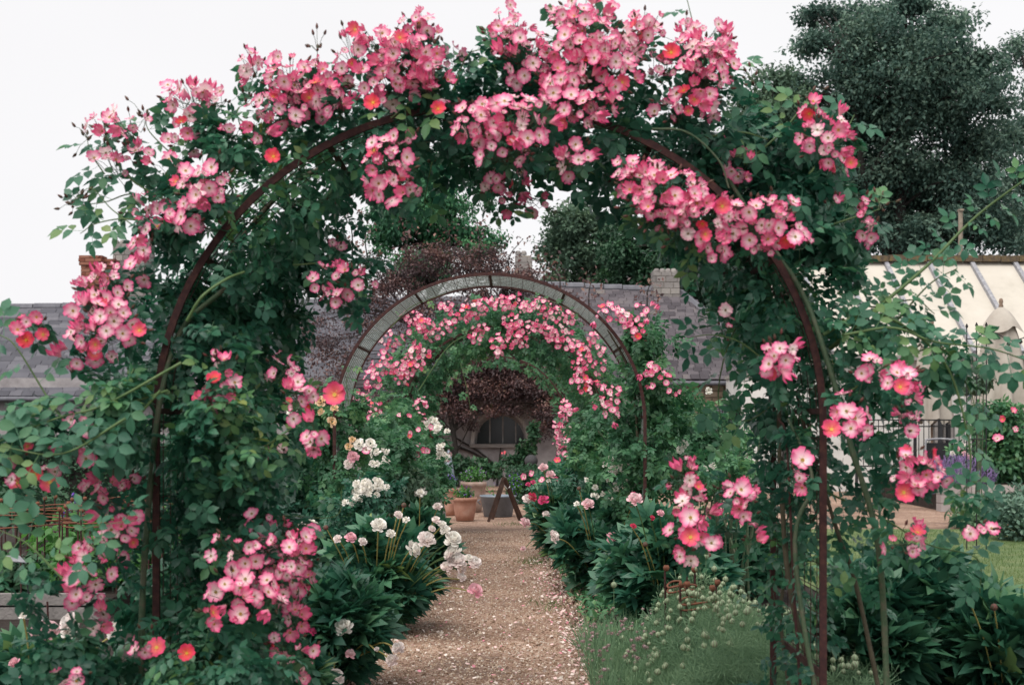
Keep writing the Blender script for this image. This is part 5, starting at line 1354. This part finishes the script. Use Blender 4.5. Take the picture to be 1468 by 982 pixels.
SH(pL, [(180, 600), (90, 650), (0, 640)], 4.4, r0=.005, n=9, size=(.13, .17))
SH(pL, [(150, 800), (120, 760), (200, 745)], 4.3, r0=.003, n=5, size=(.12, .15))
SH(pL, [(90, 830), (40, 780), (0, 760)], 4.3, r0=.004, n=7)
SH(pL, [(420, 380), (470, 380), (520, 410)], 5.2, r0=.004, n=8)
SH(pL, [(300, 700), (380, 640), (440, 600)], 4.9, r0=.005, n=8)
SH(pL, [(330, 760), (400, 740), (480, 740), (490, 700)], 5.2, r0=.004, n=3)
SH(pL, [(620, 230), (610, 280), (608, 310)], 5.6, r0=.003, n=4)
pL.clear = pR.clear = (A1, 4.97)
pL.keep = lambda P: (P[:, 2] < .75) | ((P[:, 2] > EYE + 1.08) & (rng.uniform(size=len(P)) < .5)) | (rng.uniform(size=len(P)) < .32)
pR.keep = lambda P: ((P[:, 2] > EYE + 1.0) & (rng.uniform(size=len(P)) < .6)) | (rng.uniform(size=len(P)) < .24)
pL.finish(); pR.finish()

# arch 2: rose on the right leg, light growth on the left leg
r2 = thing('climbing_rose', 'pink climbing rose covering the right leg of the second arch', 'climbing rose', (A2+1.35, 11.1, 0), 'pink climbing roses on the arches')
p2 = Plant(r2, 'rose_leaf_light', CH, None, nleaf=0, bloomname='rose_bloom')
for b_ in ((930, 500, 40, 40, 11, .4, 260), (940, 560, 45, 50, 11, .4, 300), (930, 630, 50, 50, 11, .4, 260), (880, 600, 35, 50, 11.3, .3, 180), (900, 690, 60, 50, 11, .4, 240), (985, 590, 40, 40, 11, .3, 90), (895, 470, 25, 14, 11, .2, 40)):
    p2.blob(*b_, size=(.10, .15), toneadd=-.15)
for (px, py, rx, ry, n) in ((870, 452, 20, 12, 12), (888, 458, 16, 12, 9), (925, 448, 18, 11, 12), (905, 470, 8, 8, 4), (915, 480, 14, 10, 7), (875, 560, 12, 10, 7), (870, 575, 14, 12, 8), (878, 592, 10, 12, 6), (852, 562, 10, 14, 6), (938, 540, 12, 16, 9), (925, 530, 12, 8, 5), (812, 588, 12, 14, 8), (806, 620, 12, 16, 9), (802, 640, 10, 10, 5), (838, 520, 14, 12, 8), (832, 542, 12, 12, 7), (955, 545, 8, 8, 3), (965, 560, 8, 10, 3)):
    p2.cluster(px, py, rx, ry, n, 10.55 if px > 860 else 12.5, size=.062, leaf=False)
p2.canes([(A2+1.3, 11, 0), at(915, 640, 11), at(905, 540, 11), at(870, 470, 10.9)], .016, .007, 'old_cane')
p2.finish()
r2b = thing('climbing_rose', 'thin young climbing rose with peach blooms on the second arch, left leg', 'climbing rose', (A2-1.3, 11.0, 0), 'pink climbing roses on the arches')
p2b = Plant(r2b, 'rose_leaf_light', CH, None, nleaf=0, bloomname='rose_bloom')
for b_ in ((470, 600, 36, 50, 10.9, .3, 170), (440, 620, 40, 40, 10.9, .3, 110), (480, 680, 50, 50, 10.9, .4, 230), (430, 660, 40, 30, 11, .3, 90), (520, 620, 30, 50, 11.2, .3, 120), (500, 570, 14, 30, 11, .2, 30), (580, 430+130, 16, 30, 11.2, .2, 10)):
    p2b.blob(*b_, size=(.10, .15), toneadd=-.05)
for (px, py, fam, sz) in ((515, 637, WHM, .1), (531, 636, WHM, .1), (525, 645, PINKF, .08), (476, 605, PCM, .09), (500, 640, PCM, .07), (440, 648, WHM, .09), (418, 590, WHM, .1), (425, 598, WHM, .08), (445, 650, WHM, .1), (500, 665, PWM, .09), (506, 655, PPM, .1), (480, 585, PCM, .07), (505, 630, PCM, .06), (460, 590, PCM, .06), (430, 640, WHM, .07), (540, 648, WHM, .07), (534, 664, WHM, .06), (540, 665, WHM, .06), (460, 575, PCM, .1), (452, 640, PINKF, .08)):
    p2b.b.append((at(px, py, 10.5), nrm(np.array([rng.normal()*.3, -1, .4])), sz, fam[rng.integers(len(fam))]))
p2b.canes([(A2-1.3, 10.9, 0), at(475, 680, 10.9), at(482, 560, 10.9), at(530, 470, 10.8)], .01, .004, 'cane')
SH(p2b, [(560, 470), (590, 440), (640, 420)], 11.1, r0=.004, n=2, size=(.07, .1)); SH(p2b, [(760, 425), (790, 432), (830, 450)], 11.1, r0=.004, n=8, size=(.06, .09)); SH(p2b, [(500, 580), (497, 545), (507, 520)], 10.8, r0=.004, n=6, size=(.08, .12))
p2b.finish()

# arch 3: both sides fully covered
for side, lab in ((-1, 'rose with small pink clusters covering the left half of the third arch'), (1, 'rose with small pink clusters covering the right half of the third arch')):
    r3 = thing('climbing_rose', lab, 'climbing rose', (A3+side*1.35, 16.9, 0), 'pink climbing roses on the arches')
    p3 = Plant(r3, 'rose_leaf_light', CL, None, nleaf=0, bloomname='rose_bloom', nbloom=300)
    tunnel(p3, A3, 16.4, .95, 3000, side, [.3,.42,.45,.42,.36,.30,.3,.36,.4,.5,.5], [.35,.35,.32,.3,.26,.24,.24,.26,.3,.3,.3], [.7,.9,1,1,1,1,1,1,1,.9,.8], size=(.10, .16), y_over=.15, toneadd=-.1)
    cl3 = ((605,465,22,10,11),(590,455,14,8,6),(560,490,16,14,10),(550,520,14,12,9),(535,545,14,16,10),(600,505,14,12,10),(592,520,16,14,11),(578,540,12,12,8),(530,590,16,20,14),(520,570,12,10,6),(602,600,10,30,14),(596,655,14,16,12),(610,625,9,20,10),(570,530,12,10,7),(640,440,10,7,5),(685,440,22,12,16),(668,452,14,10,6),(622,480,16,9,7),(610,470,14,10,7),(645,462,12,10,6),(716,435,16,9,9),(690,470,12,6,4),(683,484,8,8,5),(716,495,12,16,10),(515,600,10,10,4),(640,650,8,8,3)) if side < 0 else \
          ((735,432,10,8,6),(775,438,16,8,9),(755,440,12,7,5),(735,465,12,14,9),(738,482,10,10,7),(758,470,14,8,8),(745,490,12,10,8),(775,460,10,8,5),(795,450,14,8,7),(800,478,14,12,9),(785,478,12,10,7),(810,495,12,10,6),(815,455,10,8,5),(835,500,12,10,7),(830,530,12,12,8),(838,552,10,10,6),(812,590,9,14,8),(806,630,11,14,9),(850,480,10,8,4),(845,515,8,10,4),(800,615,8,10,5),(862,500,8,8,3),(860,530,8,10,4))
    for (px, py, rx, ry, n) in cl3: p3.cluster(px, py, rx*.95, ry*1.1, int(n*1.9), 15.6, size=.072, leaf=False, buds=False)
    p3.canes([(A3+side*1.3, 16.9, 0), (A3+side*1.3, 16.9, 1.4), (A3+side*.9, 16.8, 2.3), (A3+side*.2, 16.8, 2.7)], .018, .008, 'old_cane')
    if side < 0: SH(p3, [(600, 560), (640, 500), (670, 480), (700, 465)], 15.6, r0=.007, n=4)
    else: SH(p3, [(660, 520), (670, 560), (675, 590)], 15.9, r0=.005, n=3)
    p3.finish()
# arch 4 thin cover
r4 = thing('climbing_rose', 'dark leafy climber around the farthest arch before the window', 'climbing rose', (A4+1.3, 24.5, 0), 'pink climbing roses on the arches')
p4 = Plant(r4, 'rose_leaf_light', CL, None, nleaf=0)
tunnel(p4, A4, 24, .95, 900, 1, [.3,.3,.3,.2,.2,.1,.14,.25,.4,.5,.5], [.1]*11, [.7,.8,.8,.5,.4,.3,.6,1,1,.9,.8], size=(.12, .18)); tunnel(p4, A4, 24, .95, 500, -1, [.5,.5,.3,.2,.1,.1,.14,.25,.4,.5,.5], [.1]*11, [.9,.9,.8,.4,.3,.2,.6,1,1,.9,.8], size=(.12, .18))
p4.canes([(A4+1.3, 24.4, 0), (A4+1.25, 24.4, 1.3), (A4+.9, 24.4, 2.2)], .02, .01, 'old_cane'); p4.finish()

# ================================================================== border shrubs
mixW = WHM + PWM[:1]
shrub('white_rose_bush', 'bush of clustered small white roses behind the left peonies', 'rose bush', [(535, 710, 40, 30, 10.2, .35, 420), (500, 740, 40, 35, 10, .3, 260)], 'rose_leaf', CH, (.08, .12), 'white rose bushes', blooms=scat(535, 698, 26, 12, 34, 9.85, WHM, .058) + scat(505, 715, 12, 12, 9, 9.9, WHM, .055))
shrub('white_rose_bush', 'white rose bush at the left end of the path near the pots', 'rose bush', [(610, 640, 26, 50, 15.5, .4, 420), (615, 690, 30, 40, 14.5, .4, 420), (590, 700, 40, 40, 13.5, .4, 380)], 'rose_leaf_light', CL, (.10, .15), 'white rose bushes', blooms=scat(619, 610, 10, 9, 8, 14.9, WHM, .09) + scat(634, 655, 8, 20, 14, 14.9, WHM, .075) + [(602, 705, 13, WHM, .12), (627, 724, 13.5, WHM, .13), (641, 618, 14.8, WHM, .08), (590, 725, 13, WHM, .07), (630, 640, 14.8, WHM, .08)], toneadd=-.1)
shrub('pink_rose_bush', 'mixed green shrub with small roses between the second and third arch, left', 'rose bush', [(560, 640, 40, 45, 13, .5, 500), (570, 600, 30, 40, 14.5, .4, 300), (545, 690, 40, 30, 12, .3, 240)], 'rose_leaf_light', CL, (.10, .15), None, blooms=scat(590, 620, 30, 40, 14, 13, PINKF, .06) + scat(545, 655, 16, 14, 10, 12.2, WHM, .06), toneadd=-.05)
shrub('airy_shrub', 'airy brown-green shrub with tiny leaves behind the white roses', 'shrub', [(560, 690, 50, 26, 12.8, .3, 500)], 'mid_leaf', ONE_LO, (.05, .08), None, toneadd=.2)
shrub('shrub_rose', 'tall pale green shrub rose with white blooms right of the second arch', 'rose bush', [(985, 620, 55, 50, 12.5, .5, 620), (930, 650, 60, 50, 12, .4, 500), (1040, 640, 45, 50, 12.5, .4, 260), (1000, 680, 60, 40, 11.5, .4, 360), (850, 630, 40, 50, 12.5, .4, 380)], 'rose_leaf_light', CL, (.10, .14), None, toneadd=-.05,
      blooms=[(944, 600, 11.2, WHM, .1), (980, 638, 11.2, WHM, .1), (930, 642, 11.15, WHM, .1), (962, 640, 11.2, WHM, .08), (1010, 672, 11.2, WHM, .08), (1022, 668, 11.2, WHM, .08), (975, 645, 11.5, WHM, .08), (1016, 560, 11.2, WHM, .07)] + scat(895, 668, 26, 16, 16, 11.05, mixW, .07) + scat(870, 690, 30, 30, 16, 11.0, WHM, .055) + scat(895, 700, 20, 20, 8, 11.2, WHM, .045) + scat(780, 680, 30, 16, 4, 14, PINKF, .07))
shrub('young_shrub', 'thin leafy shrub with bright leaves in front of the white porch', 'shrub', [(1060, 655, 45, 40, 9.5, .4, 80), (1085, 610, 40, 30, 9.5, .3, 30), (1035, 690, 40, 30, 9.5, .3, 80)], 'rose_leaf_light', CH, (.08, .12), None, stems=12)
shrub('dark_shrub', 'dense dark green shrub filling the right border behind the peonies', 'shrub', [(840, 690, 50, 40, 13.2, .5, 700), (800, 700, 30, 40, 14.5, .4, 420), (885, 740, 60, 40, 12, .4, 600)], 'rose_leaf', CL, (.10, .15), None, blooms=scat(805, 650, 10, 25, 6, 13.8, PINKF, .08))
shrub('dark_shrub', 'dense dark green shrub under the left leg of the second arch', 'shrub', [(440, 700, 50, 50, 11.6, .4, 500), (400, 740, 50, 50, 11, .4, 400), (480, 740, 40, 40, 10.8, .4, 300)], 'rose_leaf', CL, (.10, .15), None, blooms=scat(440, 755, 14, 10, 6, 10.3, WHM, .09) + [(422, 758, 10.2, [BLM[5]], .1), (400, 670, 10.6, WHM, .06)])

# ================================================================== peonies
M['peony_stem'] = M['cane']
def peony(px, py_base, hpx, wpx, label, blooms=(), nst=34, size=(.17, .26), Y=None, toneadd=0, dens=1.0, budl=()):
    Y = Y or EYE*F/(py_base-HY); X = (px-CX)/F*Y; H = hpx/F*Y; Rd = wpx/2/F*Y
    t = thing('peony', label, 'peony plant', (X, Y, 0), 'peony plants lining the path')
    p = Plant(t, 'peony_leaf', TERN, PLM, nleaf=120, bloomname='peony_bloom')
    st = Acc()
    for i in range(nst):
        aa = rng.uniform(0, 2*math.pi); q = math.sqrt(rng.uniform(0, 1)); ex, ey = X+q*Rd*math.cos(aa), Y+q*Rd*.8*math.sin(aa); ez = H*(1-.55*q**3)*rng.uniform(.6, 1.06)
        s_ = np.array([X+q*Rd*.25*math.cos(aa), Y+q*Rd*.2*math.sin(aa), 0]); e = np.array([ex, ey, ez]); mid_ = s_*.4+e*.6+np.array([0, 0, H*.12])
        P = smoothpath([s_, mid_, e], 7); st.tube(P, np.linspace(.006, .003, len(P)), 5)
        kk = int(15*dens); idx = (rng.uniform(.10, 1, kk)*(len(P)-1)).astype(int); Q = P[idx]
        out = nrm(np.stack([np.cos(rng.uniform(0, 6.28, kk)), np.sin(rng.uniform(0, 6.28, kk)), rng.uniform(.1, .9, kk)], 1) + nrm(e - np.array([X, Y, H*.3]))*.8)
        n_ = nrm(np.array([0, 0, 1.]) + nrm(rng.normal(size=(kk, 3)))*.8)
        p.P.append(Q); p.R.append(frames(nrm(out), n_)); p.S.append(rng.uniform(*size, kk)); p.T.append(np.clip(rng.uniform(0, .75, kk)+toneadd+(rng.uniform(size=kk) > .96)*.4, 0, 1)); p.W.append(rng.integers(0, 4, kk))
    st.build('stems', M['cane'], t, True, 'stuff')
    for (bx, by, fam, szpx, *yy) in blooms:
        Yb = yy[0] if yy else Y - Rd*1.12
        c = at(bx, by, Yb); nv = nrm(np.array([rng.normal()*.5, -.7, .8]))
        p.b.append((c, nv, szpx/F*Yb, fam[rng.integers(len(fam))]))
        s_ = np.array([X + (c[0]-X)*.3, Y-.1, H*.3]); P = smoothpath([s_, s_*.4+c*.6+np.array([0, 0, .05]), c - nv*.02], 5)
        a = Acc(); a.tube(P, .0045, 5); a.build('flower_stalk', M['yellow_stem'] if rng.uniform() < .5 else M['shoot'], t, True)
    for (bx, by) in budl:
        c = at(bx, by, Y-Rd*1.05); a = Acc(); a.lathe([(0, -.018), (.014, -.012), (.018, 0), (.012, .013), (0, .018)], c, 8); bo = a.build('flower_bud', M['bud'], t, True)
        s_ = np.array([X + (c[0]-X)*.3, Y-.1, H*.3]); a = Acc(); a.tube(smoothpath([s_, (s_+c)/2+np.array([0, 0, .04]), c], 4), .004, 5); a.build('stalk', M['yellow_stem'], bo, True)
    p.finish()
PLM = leaf_meshes(TERN, M['peony_leaf'], 'peony_leaf')
peony(535, 905, 145, 170, 'large peony clump left of the path with cream-pink blooms leaning over it',
      [(649, 772, PWM, 27), (650, 790, PWM, 24), (611, 773, PWM, 28), (592, 787, PWM, 26), (543, 753, PWM, 24), (656, 803, PWM, 28), (680, 806, PWM, 22), (662, 827, PWM, 14), (681, 846, PPM, 24), (638, 760, PWM, 16), (634, 752, PWM, 14), (520, 776, PWM, 14), (672, 800, PWM, 14), (645, 795, PWM, 22), (571, 738, PWM, 14), (503, 770, PPM, 18), (619, 758, PWM, 12), (560, 765, PWM, 15), (660, 812, PWM, 22), (640, 812, PWM, 18), (625, 745, PWM, 13), (582, 745, WHM, 12), (484, 772, PWM, 14)], 60, budl=((579, 724), (467, 756)))
peony(480, 985, 150, 130, 'peony clump in the lower left centre with pale blooms near the gravel',
      [(493, 899, PWM, 28), (502, 937, PPM, 16), (571, 928, PWM, 20), (562, 946, PWM, 20), (470, 950, PHM, 12), (480, 970, PWM, 30), (448, 905, PHM, 13), (540, 930, PWM, 8)], 40)
peony(440, 850, 110, 120, 'peony clump behind the left rose with white blooms', [(446, 762, PWM, 16), (440, 772, PWM, 18), (452, 790, PWM, 20), (455, 778, PWM, 14)], 30)
peony(600, 835, 90, 90, 'peony clump farther along the left edge of the path', [(602, 706, WHM, 14), (627, 726, PWM, 14)], 26)
peony(865, 850, 130, 170, 'dark peony clump on the right edge of the path', [(794, 769, PWM, 20), (878, 777, PPM, 22), (876, 799, PHM, 15), (843, 722, PPM, 18), (827, 722, WHM, 10), (908, 708, PHM, 9), (916, 736, PPM, 16), (878, 770, PPM, 18)], 56, budl=((905, 728), (830, 700)))
peony(960, 905, 160, 190, 'broad dark peony clump left of the small rusty ring', [(910, 715, PPM, 22), (947, 735, PPM, 12), (908, 754, PHM, 10), (935, 742, PHM, 9)], 60, budl=((925, 780), (1003, 850), (1016, 795)))
peony(805, 800, 100, 110, 'dark peony clump farthest along the right of the path', [(756, 715, PWM, 16), (763, 712, PHM, 15), (779, 717, PHM, 18), (753, 749, PPM, 16), (787, 689, WHM, 8), (750, 786, PPM, 8), (783, 737, PWM, 12), (828, 745, PWM, 10), (779, 670, PPM, 14), (789, 680, PPM, 14), (757, 694, PHM, 8), (764, 691, PHM, 8)], 34)
peony(1060, 860, 120, 160, 'dark peony clump behind the right leg of the nearest arch', [], 40)
peony(1330, 1000, 210, 210, 'large leafy peony without blooms in the lower right corner', [], 60, (.2, .28), Y=6.9)
peony(1235, 1010, 180, 160, 'peony foliage clump just right of the arch foot', [], 40, (.2, .28), Y=6.7)
peony(1440, 1040, 170, 150, 'peony foliage cut off by the lower right corner', [], 30, (.2, .28), Y=6.5, budl=((1390, 862), (1425, 870)))
peony(60, 1000, 110, 140, 'peony with large pale pink open blooms in the lower left corner', [(165, 902, PWM, 30), (70, 903, PPM, 34), (100, 893, PWM, 34), (102, 904, PWM, 30), (55, 908, PPM, 28), (33, 882, WHM, 12), (20, 950, PPM, 18), (30, 965, PPM, 14)], 24, Y=6.2)
peony(395, 1040, 90, 110, 'low peony at the bottom edge with pink-white flowers', [(345, 978, PPM, 34), (398, 975, PPM, 22), (365, 985, PWM, 28)], 20, Y=6.3)

gc = Acc(); n = 9000
yy = 6.4 + rng.uniform(0, 1, n)*9; sd = np.where(rng.uniform(size=n) < .5, -1, 1); off = np.abs(rng.normal(0, .45, n)); xx = path_c(yy) + sd*(path_w(yy) + .02 + off)
P = np.stack([xx, yy, rng.uniform(.01, .12, n)*np.clip(off*3, .1, 1)], 1); leaves(gc, P, np.tile([[0, 0, 1.]], (n, 1)), ONE_HI, (.03, .09), up=1.2, outw=.3)
setp(gc.build('ground_cover', M['rose_leaf_light'], None, False), 'low green weeds and seedlings along both edges of the gravel path', 'ground cover', kind='stuff')
gc = Acc(); n = 5000; yy = 6.4 + rng.uniform(0, 1, n)*9; sd = np.where(rng.uniform(size=n) < .4, -1, 1); xx = path_c(yy) + sd*(path_w(yy) - .1 + np.abs(rng.normal(0, .22, n)))
P = np.stack([xx, yy, np.full(n, .014)], 1); leaves(gc, P, np.tile([[0, 0, 1.]], (n, 1)), ONE_LO, (.015, .05), rng.uniform(0, 1, n), up=3, outw=0, droop=0)
M['litter'] = surf('leaf_litter', [(.0, (.08, .05, .035)), (.5, (.24, .16, .11)), (.9, (.5, .42, .34))], 9, .9, .2, objrand=.8)
setp(gc.build('leaf_litter', M['litter'], None, False), 'dry brown leaf litter scattered where gravel meets the borders', 'leaf litter', kind='stuff')
# ================================================================== nigella and chives
ng = thing('love_in_a_mist', 'feathery patch with striped green seed pods at the foot of the right arch leg', 'seed-pod plants', (1.3, 7.2, 0))
a = Acc(); n = 8500
XX = rng.uniform(880, 1190, n); Yg = rng.uniform(6.0, 8.2, n); X = (XX-CX)/F*7.2 + rng.normal(0, .05, n); hmax = .34 + .1*np.sin(X*7) + .06*np.sin(Yg*9+X*3); f = rng.uniform(0, 1, n)**.6
hmax = hmax*np.clip((X-.50)/.35, .35, 1)
P = np.stack([X, Yg, hmax*f], 1)
V = []; T = []; k = 0
for q in np.linspace(-1.1, 1.1, 5):
    c_, s_ = math.sin(q), math.cos(q); V += [(0, 0, 0), (c_*.9-.03*s_, s_*.9+.03*c_, .1*math.cos(3*q)), (c_*.9+.03*s_, s_*.9-.03*c_, .1*math.cos(3*q))]; T.append((k, k+1, k+2)); k += 3
V = np.array(V, float); T = np.array(T)
a.batch(V, T, P, frames(nrm(rng.normal(size=(n, 3))+np.array([0, 0, 1.2])), nrm(rng.normal(size=(n, 3)))), rng.uniform(.04, .085, n), np.clip(lump(P, 4)*.6 + rng.uniform(-.1, .5, n), 0, 1))
a.build('feathery_foliage', M['feather_leaf'], ng, False, 'stuff')
def podmat():
    m, t, b = new_mat('seed_pod'); tc = t.nodes.new('ShaderNodeTexCoord'); wv = t.nodes.new('ShaderNodeTexGradient'); wv.gradient_type = 'RADIAL'
    t.links.new(tc.outputs['Object'], wv.inputs[0]); f = math_n(t, 'FRACT', math_n(t, 'MULTIPLY', wv.outputs['Fac'], 6), 0)
    t.links.new(ramp(t, f, [(.0, (.16, .10, .09)), (.2, (.26, .36, .20)), (.8, (.34, .42, .26)), (1, (.16, .10, .09))]), b.inputs['Base Color']); b.inputs['Roughness'].default_value = .6
    return m
M['pod'] = podmat()
pod = Acc(); pod.lathe([(0, -.5), (.3, -.42), (.48, -.1), (.44, .2), (.2, .45), (.05, .52)], (0, 0, 0), 10)
for i in range(5):
    q = i*1.256; pod.tube([(.06*math.cos(q), .06*math.sin(q), .48), (.16*math.cos(q), .16*math.sin(q), .85)], .02, 3)
for i in range(7):
    q = i*.9; pod.tube([(.1*math.cos(q), .1*math.sin(q), -.5), (.55*math.cos(q), .55*math.sin(q), -.1), (.62*math.cos(q+.2), .62*math.sin(q+.2), .35)], .012, 3)
podm = pod.mesh('seed_pod', M['pod'], True); st = Acc()
for i in range(230):
    X = (rng.uniform(905, 1185)-CX)/F*7.0; Y = rng.uniform(6.0, 8.0); h = (.42+.1*math.sin(X*7)+rng.uniform(-.07, .05))*min(1, max(.45, (X-.5)/.35))
    dd = np.array([rng.normal()*.2, rng.normal()*.2, 1]); Rm = facing(nrm(dd)[None])[0]; link('seed_pod', podm, ng, m4((X, Y, h), Rm, rng.uniform(.022, .036))); st.tube([(X-dd[0]*.1, Y, 0), (X, Y, h-.01)], .0016, 3)
for (px, py) in ((1012, 797), (1000, 815), (880, 838), (1024, 815), (975, 870), (1040, 830), (1050, 842)):
    c = at(px, py, 7.3); link('seed_pod', podm, ng, m4(c, facing(np.array([[0, 0, 1.]]))[0], .034)); st.tube([(c[0], c[1], 0), tuple(c)], .002, 3)
st.build('stalks', M['feather_leaf'], ng, False, 'stuff')
chv = thing('chives', 'chive clump with faded pinkish drumheads on the right path edge', 'chives', (.62, 7.6, 0))
M['chive'] = surf('faded_flower', [(.2, (.22, .14, .13)), (.5, (.36, .25, .24)), (.8, (.52, .38, .40))], 40, .9, .5, .004, 200, objrand=.5)
hd = Acc(); P, d = ellipsoid((0, 0, 0), (.42, .42, .38), 46, .15); V, T = leaflet(.35, .1, .1, False); hd.batch(V, T, P, frames(d, nrm(rng.normal(size=(46, 3)))), .26); hd.lathe([(0, -.35), (.3, -.2), (.36, .05), (.22, .28), (0, .34)], (0, 0, 0), 7)
hm = hd.mesh('flower_head', M['chive']); st = Acc(); gs = Acc()
for i in range(110):
    px = rng.uniform(838, 960); Y = rng.uniform(6.9, 8.6); X = (px-CX)/F*7.6 + rng.normal()*.03; h = rng.uniform(.10, .30)*min(1, .5+(X-.4)*2)
    link('flower_head', hm, chv, m4((X, Y, h), facing(nrm(np.array([[rng.normal()*.3, rng.normal()*.3, 1]])))[0], rng.uniform(.016, .028))); st.tube([(X+rng.normal()*.02, Y, 0), (X, Y, h)], .0016, 3)
n = 2600; X = (rng.uniform(842, 970, n)-CX)/F*7.6; P = np.stack([X, rng.uniform(6.6, 8.8, n), np.zeros(n)], 1); V = np.array([(-.02, 0, 0), (.02, 0, 0), (0, 1, .2)]); T = np.array([(0, 1, 2)])
gs.batch(V, T, P, frames(nrm(np.array([0, 0, 1.])+rng.normal(size=(n, 3))*.35), rng.normal(size=(n, 3))), rng.uniform(.10, .26, n), rng.uniform(0, .8, n)); gs.build('blades', M['feather_leaf'], chv, False, 'stuff'); st.build('stalks', M['feather_leaf'], chv, False, 'stuff')
